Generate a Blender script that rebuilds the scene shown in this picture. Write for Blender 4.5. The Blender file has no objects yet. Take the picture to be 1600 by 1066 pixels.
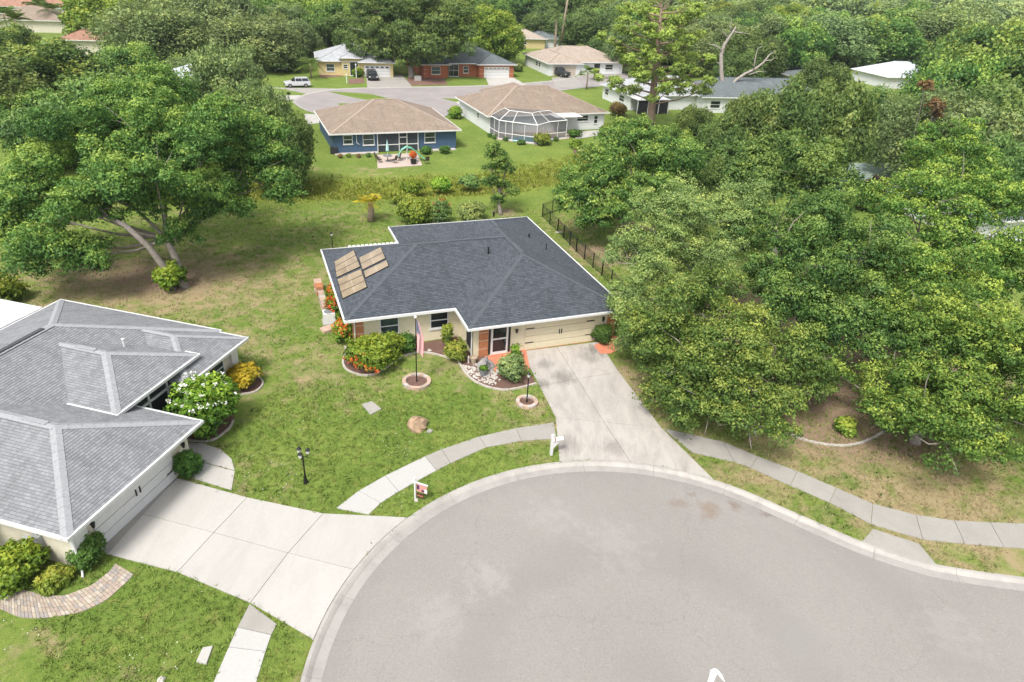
import bpy, bmesh, math, random
import numpy as np
from mathutils import Vector, Matrix
S = bpy.context.scene
COL = S.collection
rng = np.random.default_rng(7)
random.seed(7)
# ------------------------------------------------------------------ camera
F_PX, TH, RO, H = 1087.57, math.radians(29.28), math.radians(3.385), 24.0
c_, s_ = math.cos(TH), math.sin(TH)
X0 = np.array([1, 0, 0.]); Y0 = np.array([0, s_, c_]); CZ = np.array([0, -c_, s_])
CX = math.cos(RO)*X0 + math.sin(RO)*Y0
CY = -math.sin(RO)*X0 + math.cos(RO)*Y0
cam = bpy.data.cameras.new('camera'); camo = bpy.data.objects.new('camera', cam); COL.objects.link(camo)
M = Matrix(((CX[0], CY[0], CZ[0], 0), (CX[1], CY[1], CZ[1], 0), (CX[2], CY[2], CZ[2], H), (0, 0, 0, 1)))
camo.matrix_world = M
cam.sensor_width = 36; cam.lens = F_PX/1600*36; cam.clip_end = 6000; cam.clip_start = 0.5
S.camera = camo
# ------------------------------------------------------------------ light: bright overcast
SUN_EL, SUN_AZ = 56, 205          # azimuth clockwise from +Y
w = bpy.data.worlds.new('World'); S.world = w; w.use_nodes = True
nt = w.node_tree; nt.nodes.clear()
out = nt.nodes.new('ShaderNodeOutputWorld'); bg = nt.nodes.new('ShaderNodeBackground')
sky = nt.nodes.new('ShaderNodeTexSky'); sky.sky_type = 'NISHITA'; sky.sun_disc = False
sky.sun_elevation = math.radians(SUN_EL); sky.sun_rotation = math.radians(SUN_AZ)
sky.dust_density = 3.0; sky.air_density = 1.0
hs = nt.nodes.new('ShaderNodeHueSaturation'); hs.inputs['Saturation'].default_value = 0.25
nt.links.new(sky.outputs[0], hs.inputs['Color']); nt.links.new(hs.outputs[0], bg.inputs[0])
bg.inputs[1].default_value = 0.15
nt.links.new(bg.outputs[0], out.inputs[0])
sl = bpy.data.lights.new('sun', 'SUN'); sl.energy = 2.2; sl.angle = math.radians(15); sl.color = (1, .955, .89)
so = bpy.data.objects.new('sun', sl); COL.objects.link(so)
sd = Vector((math.sin(math.radians(SUN_AZ))*math.cos(math.radians(SUN_EL)), math.cos(math.radians(SUN_AZ))*math.cos(math.radians(SUN_EL)), math.sin(math.radians(SUN_EL))))
so.rotation_euler = sd.to_track_quat('Z', 'Y').to_euler(); so.location = (0, 0, 80)
S.view_settings.view_transform = 'Standard'; S.view_settings.look = 'None'
S.view_settings.gamma = 1; S.view_settings.use_curve_mapping = False
S.view_settings.exposure = .84
try:
    S.cycles.max_bounces = 5; S.cycles.transparent_max_bounces = 10
    S.cycles.diffuse_bounces = 3; S.cycles.glossy_bounces = 2
except Exception: pass

# ------------------------------------------------------------------ survey helpers: sight lines to known planes
def ray(px, py):
    u, v = (px-800)/F_PX, (py-533)/F_PX
    return u*CX - v*CY - CZ
def G(px, py, z=0.0):
    d = ray(px, py); t = (z-H)/d[2]
    return np.array([d[0]*t, d[1]*t])
def at(px, py, Y):
    d = ray(px, py); return np.array([0, 0, H]) + d*(Y/d[1])
def GP(pts, z=0.0): return [G(x, y, z) for x, y in pts]
class Frame:
    def __init__(s, o, a): s.o = np.array(o, float); s.a = a; s.U = np.array([math.cos(a), math.sin(a)]); s.V = np.array([-s.U[1], s.U[0]])
    def w(s, u, v): return s.o + u*s.U + v*s.V
    def l(s, p): d = np.array(p)[:2]-s.o; return np.array([d@s.U, d@s.V])
    def lp(s, px, py, z=0): return s.l(G(px, py, z))

# ------------------------------------------------------------------ materials
MATS = {}
def N(nt, t, **kw):
    n = nt.nodes.new(t)
    for k, v in kw.items():
        if k.startswith('i_'): n.inputs[k[2:].replace('_', ' ')].default_value = v
        else: setattr(n, k, v)
    return n
def c4(c): return (c[0], c[1], c[2], 1)
def new_mat(name):
    m = bpy.data.materials.new(name); m.use_nodes = True
    m.node_tree.nodes.clear()
    o = m.node_tree.nodes.new('ShaderNodeOutputMaterial'); b = m.node_tree.nodes.new('ShaderNodeBsdfPrincipled')
    m.node_tree.links.new(b.outputs[0], o.inputs[0]); b.inputs['Specular IOR Level'].default_value = .3
    return m, m.node_tree, b, o
def ramp(nt, stops):
    r = nt.nodes.new('ShaderNodeValToRGB'); e = r.color_ramp.elements
    while len(e) < len(stops): e.new(.5)
    for el, (p, c) in zip(e, stops): el.position = p; el.color = c4(c) if len(c) == 3 else c
    return r
def mix(nt, a, b, f, mode='MIX'):
    n = nt.nodes.new('ShaderNodeMix'); n.data_type = 'RGBA'; n.blend_type = mode
    for sock, val in ((n.inputs[0], f), (n.inputs[6], a), (n.inputs[7], b)):
        if isinstance(val, bpy.types.NodeSocket): nt.links.new(val, sock)
        elif isinstance(val, (int, float)): sock.default_value = val
        else: sock.default_value = c4(val)
    return n.outputs[2]
def noise(nt, scale, detail=4, rough=.55, coord=None, dist=0):
    n = N(nt, 'ShaderNodeTexNoise', i_Scale=scale, i_Detail=detail, i_Roughness=rough, i_Distortion=dist)
    if coord is not None: nt.links.new(coord, n.inputs['Vector'])
    return n.outputs[0]
def mapr(nt, v, a, b, c=0, d=1):
    n = N(nt, 'ShaderNodeMapRange'); nt.links.new(v, n.inputs[0])
    for i, x in zip((1, 2, 3, 4), (a, b, c, d)): n.inputs[i].default_value = x
    return n.outputs[0]
def pos(nt): return nt.nodes.new('ShaderNodeNewGeometry').outputs['Position']
def objc(nt): return nt.nodes.new('ShaderNodeTexCoord').outputs['Object']
def bump(nt, b, h, dist, strength=1):
    n = N(nt, 'ShaderNodeBump', i_Distance=dist, i_Strength=strength)
    nt.links.new(h, n.inputs['Height']); nt.links.new(n.outputs[0], b.inputs['Normal'])
def plain(name, c, rough=.7, var=.12, scale=6, metal=0, spec=.3, bmp=0):
    if name in MATS: return MATS[name]
    c = [x*.8 for x in c]
    m, nt, b, o = new_mat(name)
    n = noise(nt, scale, 5, .6, objc(nt)); f = mapr(nt, n, .3, .7)
    lo = [x*(1-var) for x in c]; hi = [min(1, x*(1+var)) for x in c]
    nt.links.new(mix(nt, lo, hi, f), b.inputs['Base Color'])
    b.inputs['Roughness'].default_value = rough; b.inputs['Metallic'].default_value = metal
    b.inputs['Specular IOR Level'].default_value = spec
    if bmp: bump(nt, b, noise(nt, scale*6, 4, .6, objc(nt)), bmp)
    MATS[name] = m; return m

def leaf_mat(name, dark, mid, tip, trans=.32, varobj=.14):
    m, nt, b, o = new_mat(name)
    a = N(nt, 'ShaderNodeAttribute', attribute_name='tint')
    r = ramp(nt, [(.08, [x*.8 for x in dark]), (.48, mid), (.72, [x*.5+y*.5 for x, y in zip(mid, tip)]), (.95, tip)])  # dark end deepened and tips paled, so tint can paint shade and top light
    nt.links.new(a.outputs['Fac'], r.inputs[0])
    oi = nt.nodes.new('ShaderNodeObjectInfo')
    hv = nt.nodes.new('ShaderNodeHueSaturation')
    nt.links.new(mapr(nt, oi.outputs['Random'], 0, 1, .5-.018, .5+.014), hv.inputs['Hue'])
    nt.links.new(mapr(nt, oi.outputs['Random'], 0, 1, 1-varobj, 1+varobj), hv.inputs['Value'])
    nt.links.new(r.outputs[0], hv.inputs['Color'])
    nt.links.new(hv.outputs[0], b.inputs['Base Color'])
    b.inputs['Roughness'].default_value = .5; b.inputs['Specular IOR Level'].default_value = .25
    t = nt.nodes.new('ShaderNodeBsdfTranslucent')
    nt.links.new(mix(nt, hv.outputs[0], (1.0, 1.0, .35), .5, 'MULTIPLY'), t.inputs[0])
    ms = nt.nodes.new('ShaderNodeMixShader'); ms.inputs[0].default_value = trans
    nt.links.new(b.outputs[0], ms.inputs[1]); nt.links.new(t.outputs[0], ms.inputs[2]); nt.links.new(ms.outputs[0], o.inputs[0])
    MATS[name] = m; return m
LEAF = {
 'oak': leaf_mat('leaf_oak', (0.050, 0.123, 0.029), (0.118, 0.229, 0.047), (0.380, 0.469, 0.093)),
 'oakgold': leaf_mat('leaf_oak_gold', (0.050, 0.129, 0.026), (0.120, 0.241, 0.043), (0.409, 0.515, 0.090)),
 'oakdeep': leaf_mat('leaf_oak_deep', (0.039, 0.103, 0.026), (0.096, 0.194, 0.045), (0.272, 0.376, 0.079)),
 'dark': leaf_mat('leaf_dark', (0.070, 0.133, 0.038), (0.123, 0.209, 0.053), (0.277, 0.347, 0.089)),
 'olive': leaf_mat('leaf_olive', (0.109, 0.179, 0.066), (0.191, 0.278, 0.099), (0.393, 0.469, 0.147)),
 'feather': leaf_mat('leaf_feather', (0.111, 0.176, 0.056), (0.210, 0.290, 0.089), (0.466, 0.495, 0.131)),
 'bright': leaf_mat('leaf_bright', (0.090, 0.166, 0.028), (0.200, 0.285, 0.035), (0.420, 0.432, 0.070)),
 'pine': leaf_mat('leaf_pine', (0.139, 0.215, 0.047), (0.278, 0.390, 0.072), (0.533, 0.618, 0.143)),
 'shrub': leaf_mat('leaf_shrub', (.06, .13, .016), (.15, .27, .025), (.36, .45, .05)),
 'hedge': leaf_mat('leaf_hedge', (.035, .09, .016), (.075, .16, .025), (.13, .24, .045)),
 'yellow': leaf_mat('leaf_yellow', (.16, .18, .02), (.42, .34, .02), (.65, .5, .04)),
 'rust': leaf_mat('leaf_rust', (0.133, 0.086, 0.036), (0.218, 0.138, 0.054), (0.342, 0.230, 0.072)),
 'wine': leaf_mat('leaf_wine', (.018, .012, .012), (.035, .02, .022), (.06, .035, .03)),
 'blade': leaf_mat('leaf_blade', (.11, .16, .02), (.23, .28, .035), (.42, .36, .12), .3),
 'palm': leaf_mat('leaf_palm', (.055, .11, .02), (.11, .19, .035), (.24, .27, .07)),
 'orange': leaf_mat('flower_orange', (.42, .06, .018), (.58, .10, .025), (.68, .19, .04), .15, .03),
 'white': leaf_mat('flower_white', (.7, .7, .6), (.8, .8, .75), (.85, .85, .8), .15, .03),
}
def bark(name, c, sc=5):
    m, nt, b, o = new_mat(name)
    n = noise(nt, sc, 6, .65, objc(nt)); 
    r = ramp(nt, [(.25, [x*.55 for x in c]), (.5, c), (.75, [min(1, x*1.45) for x in c])]); nt.links.new(n, r.inputs[0])
    nt.links.new(r.outputs[0], b.inputs['Base Color']); b.inputs['Roughness'].default_value = .9
    bump(nt, b, n, .04); MATS[name] = m; return m
BARK = bark('bark', (.24, .21, .185)); BARKPALE = bark('bark_pale', (.36, .33, .29)); BARKP = bark('bark_pine', (.23, .16, .125)); DEADW = bark('dead_wood', (.30, .265, .235), 3); BARKPALM = bark('bark_palm', (.26, .2, .15), 4)

def concrete(name, c, stain=.5, warm=(.20, .18, .16), sc=1.0, wpos=True, streak=None, spots=()):
    c = [x*.8 for x in c]; warm = [x*.8 for x in warm]
    m, nt, b, o = new_mat(name)
    P = pos(nt) if wpos else objc(nt)
    PS = P
    if streak is not None:
        mp = nt.nodes.new('ShaderNodeMapping'); nt.links.new(P, mp.inputs[0]); mp.inputs['Rotation'].default_value = (0, 0, -streak); mp.inputs['Scale'].default_value = (1.5, .45, 1); PS = mp.outputs[0]
    n1 = mapr(nt, noise(nt, .55*sc, 8, .75, PS, .4), .42, .75); n2 = noise(nt, 9*sc, 5, .7, P); n3 = noise(nt, 90, 3, .6, P)
    c1 = mix(nt, c, warm, mix_f(nt, n1, stain))
    c2 = mix(nt, c1, [x*.78 for x in c], mapr(nt, n2, .45, .8, 0, .55))
    for px, py, r_, k_ in spots:
        g_ = G(px, py); d = N(nt, 'ShaderNodeVectorMath', operation='DISTANCE'); nt.links.new(P, d.inputs[0]); d.inputs[1].default_value = (g_[0], g_[1], .04)
        add = N(nt, 'ShaderNodeMath', operation='MULTIPLY_ADD'); nt.links.new(noise(nt, 2.2, 7, .75, PS), add.inputs[0]); add.inputs[1].default_value = -3.0*r_; nt.links.new(d.outputs['Value'], add.inputs[2])
        c2 = mix(nt, c2, (.13, .12, .105), mapr(nt, add.outputs[0], -.3*r_, -1.3*r_, 0, min(.9, k_*1.25)))
    c3 = mix(nt, c2, (.05, .045, .04), mapr(nt, n3, .62, .8, 0, .25))
    oi = nt.nodes.new('ShaderNodeObjectInfo')
    hv = nt.nodes.new('ShaderNodeHueSaturation'); nt.links.new(mapr(nt, oi.outputs['Random'], 0, 1, .965, 1.03), hv.inputs['Value']); nt.links.new(c3, hv.inputs['Color'])
    nt.links.new(hv.outputs[0], b.inputs['Base Color']); b.inputs['Roughness'].default_value = .85
    bump(nt, b, n3, .004); MATS[name] = m; return m
def mix_f(nt, v, k):
    n = N(nt, 'ShaderNodeMath', operation='MULTIPLY'); nt.links.new(v, n.inputs[0]); n.inputs[1].default_value = k; return n.outputs[0]
AMV = 0.3796
CON_WHITE = concrete('concrete_pale', (.53, .51, .475), .55, (.40, .375, .34), 1.2, streak=1.335)
CON_DRIVE = concrete('concrete_stained', (.51, .47, .43), .7, (.255, .235, .215), 1.6, streak=AMV, spots=[(880, 590, .9, .5), (930, 548, .8, .6), (1008, 612, .55, .8), (845, 600, .7, .5), (985, 560, .5, .4), (885, 695, .9, .4), (960, 700, .8, .35), (850, 570, .6, .4), (920, 560, .7, .4)])
CON_GREY = concrete('concrete_weathered', (.395, .375, .34), .6, (.27, .255, .23))
CON_KERB = concrete('concrete_kerb', (.47, .445, .41), .75, (.29, .27, .25), 1.6)
CON_GUT = concrete('concrete_gutter', (.41, .385, .36), .75, (.26, .24, .225), 1.6)
CON_EDGE = concrete('concrete_edging', (.55, .50, .44), .5, (.36, .31, .27), 3)

def asphalt():
    m, nt, b, o = new_mat('asphalt'); P = pos(nt)
    big = noise(nt, .11, 5, .6, P, .6); mid = noise(nt, .9, 6, .65, P); fine = noise(nt, 38, 3, .75, P); v = N(nt, 'ShaderNodeTexVoronoi', i_Scale=55.0); nt.links.new(P, v.inputs['Vector'])
    base = mix(nt, (.296, .278, .256), (.346, .327, .302), mapr(nt, big, .3, .72))
    base = mix(nt, base, (.30, .275, .265), mapr(nt, mid, .45, .8, 0, .4))
    base = mix(nt, base, (.17, .155, .15), mapr(nt, fine, .5, .75, 0, .6))
    base = mix(nt, base, (.20, .185, .175), mapr(nt, noise(nt, 11, 3, .8, P), .48, .72, 0, .5)); base = mix(nt, base, (.50, .47, .44), mapr(nt, noise(nt, 15, 2, .8, P), .55, .75, 0, .45))
    base = mix(nt, base, (.52, .48, .45), mapr(nt, v.outputs['Distance'], .0, .25, .35, 0))
    # hairline cracks and faint turning tracks
    wv = N(nt, 'ShaderNodeVectorMath', operation='ADD'); nt.links.new(P, wv.inputs[0]); nz = N(nt, 'ShaderNodeTexNoise', i_Scale=.9, i_Detail=6.0, i_Roughness=.7); nt.links.new(P, nz.inputs['Vector'])
    sv = N(nt, 'ShaderNodeVectorMath', operation='SCALE'); nt.links.new(nz.outputs['Color'], sv.inputs[0]); sv.inputs['Scale'].default_value = 1.6; nt.links.new(sv.outputs[0], wv.inputs[1])
    ve = N(nt, 'ShaderNodeTexVoronoi', feature='DISTANCE_TO_EDGE', i_Scale=.085); nt.links.new(wv.outputs[0], ve.inputs['Vector'])
    base = mix(nt, base, (.15, .135, .125), mapr(nt, ve.outputs['Distance'], .0008, .0022, .28, 0))
    dc = N(nt, 'ShaderNodeVectorMath', operation='DISTANCE'); nt.links.new(P, dc.inputs[0]); dc.inputs[1].default_value = (5.97, 16.99, -.1)
    ad = N(nt, 'ShaderNodeMath', operation='MULTIPLY_ADD'); nt.links.new(mid, ad.inputs[0]); ad.inputs[1].default_value = 2.4; nt.links.new(dc.outputs['Value'], ad.inputs[2])
    sn = N(nt, 'ShaderNodeMath', operation='SINE'); nt.links.new(ad.outputs[0], sn.inputs[0]); base = mix(nt, base, (.255, .235, .225), mapr(nt, sn.outputs[0], .2, 1, 0, .35))
    # rusty stains, fixed patches near the driveway mouth
    for (cx, cy, r, col, k) in STAINS:
        d = N(nt, 'ShaderNodeVectorMath', operation='DISTANCE'); nt.links.new(P, d.inputs[0]); d.inputs[1].default_value = (cx, cy, -.1)
        nn = noise(nt, 1.6, 6, .7, P)
        add = N(nt, 'ShaderNodeMath', operation='MULTIPLY_ADD'); nt.links.new(nn, add.inputs[0]); add.inputs[1].default_value = -2.2*r; nt.links.new(d.outputs['Value'], add.inputs[2])
        base = mix(nt, base, col, mapr(nt, add.outputs[0], -.5*r, -1.0*r, 0, k))
    base = mix(nt, base, (.8, .8, .8), 1.0, 'MULTIPLY')
    nt.links.new(base, b.inputs['Base Color']); b.inputs['Roughness'].default_value = .88
    bump(nt, b, fine, .008); MATS['asphalt'] = m; return m
STAINS = [(*G(1110, 795), 1.3, (.25, .18, .125), .6), (*G(1060, 785), .9, (.24, .18, .14), .5), (*G(1150, 790), .7, (.2, .13, .09), .5), (*G(1200, 800), .6, (.15, .1, .08), .5), (*G(1085, 770), .5, (.17, .12, .09), .5), (*G(760, 900), 2.2, (.46, .42, .40), .35), (*G(960, 850), 3., (.44, .40, .385), .3), (*G(1480, 980), 2.5, (.42, .39, .37), .3), (*G(680, 960), 2.2, (.43, .40, .385), .3), (*G(1250, 1000), 2.4, (.30, .29, .27), .6), (*G(860, 800), 2.4, (.44, .40, .385), .3)]
ASPH = asphalt()
FARROAD = plain('asphalt_far', (.335, .305, .295), .9, .12, .3)

def grass_col(nt, P, dry):
    """shared by the soil sheet and the blades: lawn colour with dry and bare patches"""
    a = noise(nt, .8, 7, .7, P, .5); b2 = noise(nt, 3.2, 5, .65, P); f = noise(nt, 17, 4, .7, P)
    g = mix(nt, (.12, .188, .034), (.18, .24, .05), mapr(nt, noise(nt, .22, 4, .6, P), .35, .65))
    g = mix(nt, g, (.085, .14, .024), mapr(nt, b2, .47, .68, 0, .85))
    g = mix(nt, g, (.27, .25, .08), mapr(nt, noise(nt, 1.7, 6, .7, P, .3), .52, .72, 0, .62))
    am = N(nt, 'ShaderNodeMath', operation='MULTIPLY_ADD'); nt.links.new(dry, am.inputs[0]); am.inputs[1].default_value = .34; nt.links.new(a, am.inputs[2])
    t = mapr(nt, am.outputs[0], .51, .75)
    tan = mix(nt, (.36, .30, .165), (.29, .22, .125), b2)
    g = mix(nt, g, tan, t)
    return mix(nt, g, (.07, .085, .022), mapr(nt, f, .5, .8, 0, .7)), f
def ground_mat():
    m, nt, b, o = new_mat('lawn_soil'); P = pos(nt)
    dry = N(nt, 'ShaderNodeAttribute', attribute_name='dry').outputs['Fac']
    mul = N(nt, 'ShaderNodeAttribute', attribute_name='mulch').outputs['Fac']
    tall = N(nt, 'ShaderNodeAttribute', attribute_name='tall').outputs['Fac']
    g, f = grass_col(nt, P, dry)
    g = mix(nt, g, (.20, .23, .035), tall)
    nm = N(nt, 'ShaderNodeMath', operation='MULTIPLY_ADD'); nt.links.new(noise(nt, 1.1, 6, .65, P), nm.inputs[0]); nm.inputs[1].default_value = .9; nt.links.new(mul, nm.inputs[2])
    litter = mix(nt, (.21, .135, .085), (.34, .25, .19), noise(nt, 6, 5, .7, P))
    g = mix(nt, g, litter, mapr(nt, nm.outputs[0], .78, 1.15))
    nt.links.new(g, b.inputs['Base Color']); b.inputs['Roughness'].default_value = .95; b.inputs['Specular IOR Level'].default_value = .1
    bump(nt, b, f, .05); MATS['lawn_soil'] = m; return m
SOIL = ground_mat()
def blade_mat():
    m, nt, b, o = new_mat('grass_blade'); P = pos(nt)
    dry = N(nt, 'ShaderNodeAttribute', attribute_name='dry').outputs['Fac']; a = N(nt, 'ShaderNodeAttribute', attribute_name='tint').outputs['Fac']
    g, f = grass_col(nt, P, dry)
    hv = nt.nodes.new('ShaderNodeHueSaturation'); nt.links.new(g, hv.inputs['Color']); nt.links.new(mapr(nt, a, 0, 1, .65, 1.6), hv.inputs['Value'])
    nt.links.new(hv.outputs[0], b.inputs['Base Color']); b.inputs['Roughness'].default_value = .7; b.inputs['Specular IOR Level'].default_value = .15
    MATS['grass_blade'] = m; return m
BLADE = blade_mat()
def mulch_mat():
    m, nt, b, o = new_mat('mulch'); P = pos(nt)
    n = noise(nt, 26, 4, .8, P); n = mapr(nt, n, .3, .7); n2 = noise(nt, 2.3, 5, .7, P)
    c = mix(nt, (.09, .045, .035), (.34, .20, .155), n); c = mix(nt, c, (.32, .25, .2), mapr(nt, n2, .55, .8, 0, .6))
    nt.links.new(c, b.inputs['Base Color']); b.inputs['Roughness'].default_value = .95; bump(nt, b, n, .05); MATS['mulch'] = m; return m
MULCH = mulch_mat()
def shingle(name, ca, cb, gap, streak=.25, cmid=None):
    ca, cb, gap = ([x*.8 for x in q] for q in (ca, cb, gap))
    m, nt, b, o = new_mat(name)
    uv = nt.nodes.new('ShaderNodeUVMap'); uv.uv_map = 'UVMap'
    br = N(nt, 'ShaderNodeTexBrick', i_Scale=1.0, i_Color1=c4(ca), i_Color2=c4(cb), i_Mortar=c4(gap))
    br.inputs['Mortar Size'].default_value = .012; br.inputs['Mortar Smooth'].default_value = .4; br.inputs['Brick Width'].default_value = .31; br.inputs['Row Height'].default_value = .145; br.offset = .37; br.offset_frequency = 2; br.squash = .7; br.squash_frequency = 3
    nt.links.new(uv.outputs[0], br.inputs['Vector'])
    n1 = noise(nt, .45, 5, .6, uv.outputs[0]); n2 = noise(nt, 45, 3, .6, uv.outputs[0])
    c = mix(nt, br.outputs[0], mix(nt, br.outputs[0], (.55, .55, .55), .5, 'MULTIPLY'), mapr(nt, n2, .45, .8, 0, .4))
    ms_ = nt.nodes.new('ShaderNodeMapping'); nt.links.new(uv.outputs[0], ms_.inputs[0]); ms_.inputs['Scale'].default_value = (1.6, .16, 1)
    c = mix(nt, c, mix(nt, c, (.62, .62, .60), 1.0, 'MULTIPLY'), mapr(nt, noise(nt, 1.0, 6, .7, ms_.outputs[0]), .48, .75, 0, .8))
    c = mix(nt, c, [min(1, x*1.5) for x in cb], mapr(nt, n1, .5, .75, 0, streak))
    nt.links.new(c, b.inputs['Base Color']); b.inputs['Roughness'].default_value = .9; b.inputs['Specular IOR Level'].default_value = .2
    bump(nt, b, n2, .006); MATS[name] = m; return m
SH_SLATE = shingle('shingle_slate', (.070, .081, .097), (.116, .130, .152), (.042, .048, .058), .2)
SH_GREY = shingle('shingle_grey', (.235, .242, .254), (.315, .324, .338), (.18, .187, .198), .2)
SH_TAN = shingle('shingle_tan', (.29, .225, .175), (.36, .29, .23), (.21, .16, .12), .35)
SH_GREEN = shingle('shingle_greygreen', (.15, .175, .18), (.20, .225, .23), (.1, .12, .12), .3)
SH_PALE = shingle('shingle_pale', (.42, .43, .45), (.52, .54, .56), (.33, .34, .35), .3)
SH_TILE = shingle('roof_tile', (.36, .19, .13), (.48, .28, .2), (.2, .1, .07), .3)
SH_BGE = shingle('shingle_beige', (.42, .34, .28), (.5, .42, .35), (.34, .28, .22), .3)
CAP_SLATE = plain('cap_slate', (.095, .108, .124), .9, .2, 8); CAP_GREY = plain('cap_grey', (.35, .358, .372), .9, .12, 8); CAP_TAN = plain('cap_tan', (.42, .33, .27), .9, .12, 8)
CAPS = {SH_SLATE.name: CAP_SLATE, SH_GREY.name: CAP_GREY, SH_TAN.name: CAP_TAN}
WHITE = plain('white_paint', (.76, .76, .75), .45, .05, 3); CREAM = plain('cream_stucco', (.80, .72, .52), .85, .06, 3, bmp=.01); CREAM2 = plain('cream_pale_stucco', (.72, .67, .54), .85, .06, 3)
DOORC = plain('cream_door', (.79, .70, .50), .6, .04, 3); WWALL = plain('white_stucco', (.76, .77, .77), .8, .06, 2); BLUEW = plain('blue_stucco', (.065, .12, .20), .75, .12, 2)
YELW = plain('yellow_stucco', (.68, .55, .28), .85, .06, 2); BRICKW = plain('brick_red', (.42, .14, .07), .85, .25, 9); TERRA = plain('terracotta_block', (.50, .21, .10), .8, .15, 6)
JOINTC = plain('mortar_cream', (.68, .52, .38), .8, .06, 4); ORANGE = plain('orange_floor_paint', (.66, .24, .14), .7, .12, 3); BLACK = plain('black_metal', (.012, .012, .013), .4, .2, 10, 0, .5)
DARKG = plain('dark_glass', (.02, .025, .03), .12, .3, .8, 0, .6); GREENG = plain('curtained_glass', (.05, .075, .07), .12, .6, 1.2, 0, .6); STONE = plain('grey_stone', (.33, .31, .30), .9, .3, 5, bmp=.03); STONEW = plain('white_stone', (.55, .5, .45), .9, .2, 6, bmp=.02)
SALMON = plain('salmon_block', (.56, .40, .31), .9, .25, 5, bmp=.02); TANROCK = plain('tan_rock', (.42, .29, .19), .9, .2, 5, bmp=.03); PANELT = plain('solar_cell_tan', (.34, .265, .18), .28, .22, 1.5, 0, .5); PANELF = plain('panel_frame', (.03, .03, .03), .5); PANELL = plain('panel_line', (.5, .42, .33), .5)
SHUTTER = plain('charcoal_shutter', (.03, .032, .035), .6); TIRE = plain('tyre_rubber', (.012, .012, .012), .85); CHROME = plain('rim_alloy', (.35, .35, .36), .35, .1, 8, .7); PAINTW = plain('road_paint', (.8, .8, .79), .7, .05, 8)
GREYPOT = plain('grey_pot', (.22, .23, .24), .7, .2, 6); TANPOT = plain('tan_pot', (.45, .36, .26), .8, .2, 6); AQUA = plain('aqua_cloth', (.42, .68, .66), .8, .1, 3); SILVER = plain('silver_paint', (.78, .79, .81), .25, .05, 3, .3, .6); NIGHT = plain('black_car_paint', (.012, .013, .016), .2, .1, 3, 0, .7); GUNM = plain('gunmetal_paint', (.05, .053, .06), .22, .1, 3, .2, .7)
LENS = plain('lamp_lens', (.75, .75, .7), .2); REDL = plain('tail_lens', (.4, .01, .01), .2); WOODBR = plain('brown_rider', (.10, .045, .03), .6, .3, 8)
PAVERS = [plain('paver_tan', (.46, .385, .30), .9, .15, 9), plain('paver_pink', (.43, .345, .285), .9, .15, 9), plain('paver_grey', (.37, .33, .30), .9, .15, 9), plain('paver_cream', (.52, .46, .38), .9, .12, 9)]
def water_mat(name, c, rough=.08):
    m, nt, b, o = new_mat(name); P = pos(nt); b.inputs['Base Color'].default_value = c4(c); b.inputs['Roughness'].default_value = rough; b.inputs['Specular IOR Level'].default_value = .8
    bump(nt, b, noise(nt, 2.5, 3, .5, P), .01); MATS[name] = m; return m
POND = water_mat('pond_water', (.34, .41, .39)); POOL = water_mat('pool_water', (.06, .30, .33))  # pond base colour made pale to stand in for reflected sky
def screen_mat(name='screen_mesh', c=(.06, .065, .07), a=.55):
    m, nt, b, o = new_mat(name); b.inputs['Base Color'].default_value = c4(c); b.inputs['Roughness'].default_value = .8
    t = nt.nodes.new('ShaderNodeBsdfTransparent'); ms = nt.nodes.new('ShaderNodeMixShader'); ms.inputs[0].default_value = a
    nt.links.new(t.outputs[0], ms.inputs[1]); nt.links.new(b.outputs[0], ms.inputs[2]); nt.links.new(ms.outputs[0], o.inputs[0]); MATS[name] = m; return m
SCREEN = screen_mat(); SCREENL = screen_mat('screen_light', (.075, .085, .095), .55)
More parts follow.
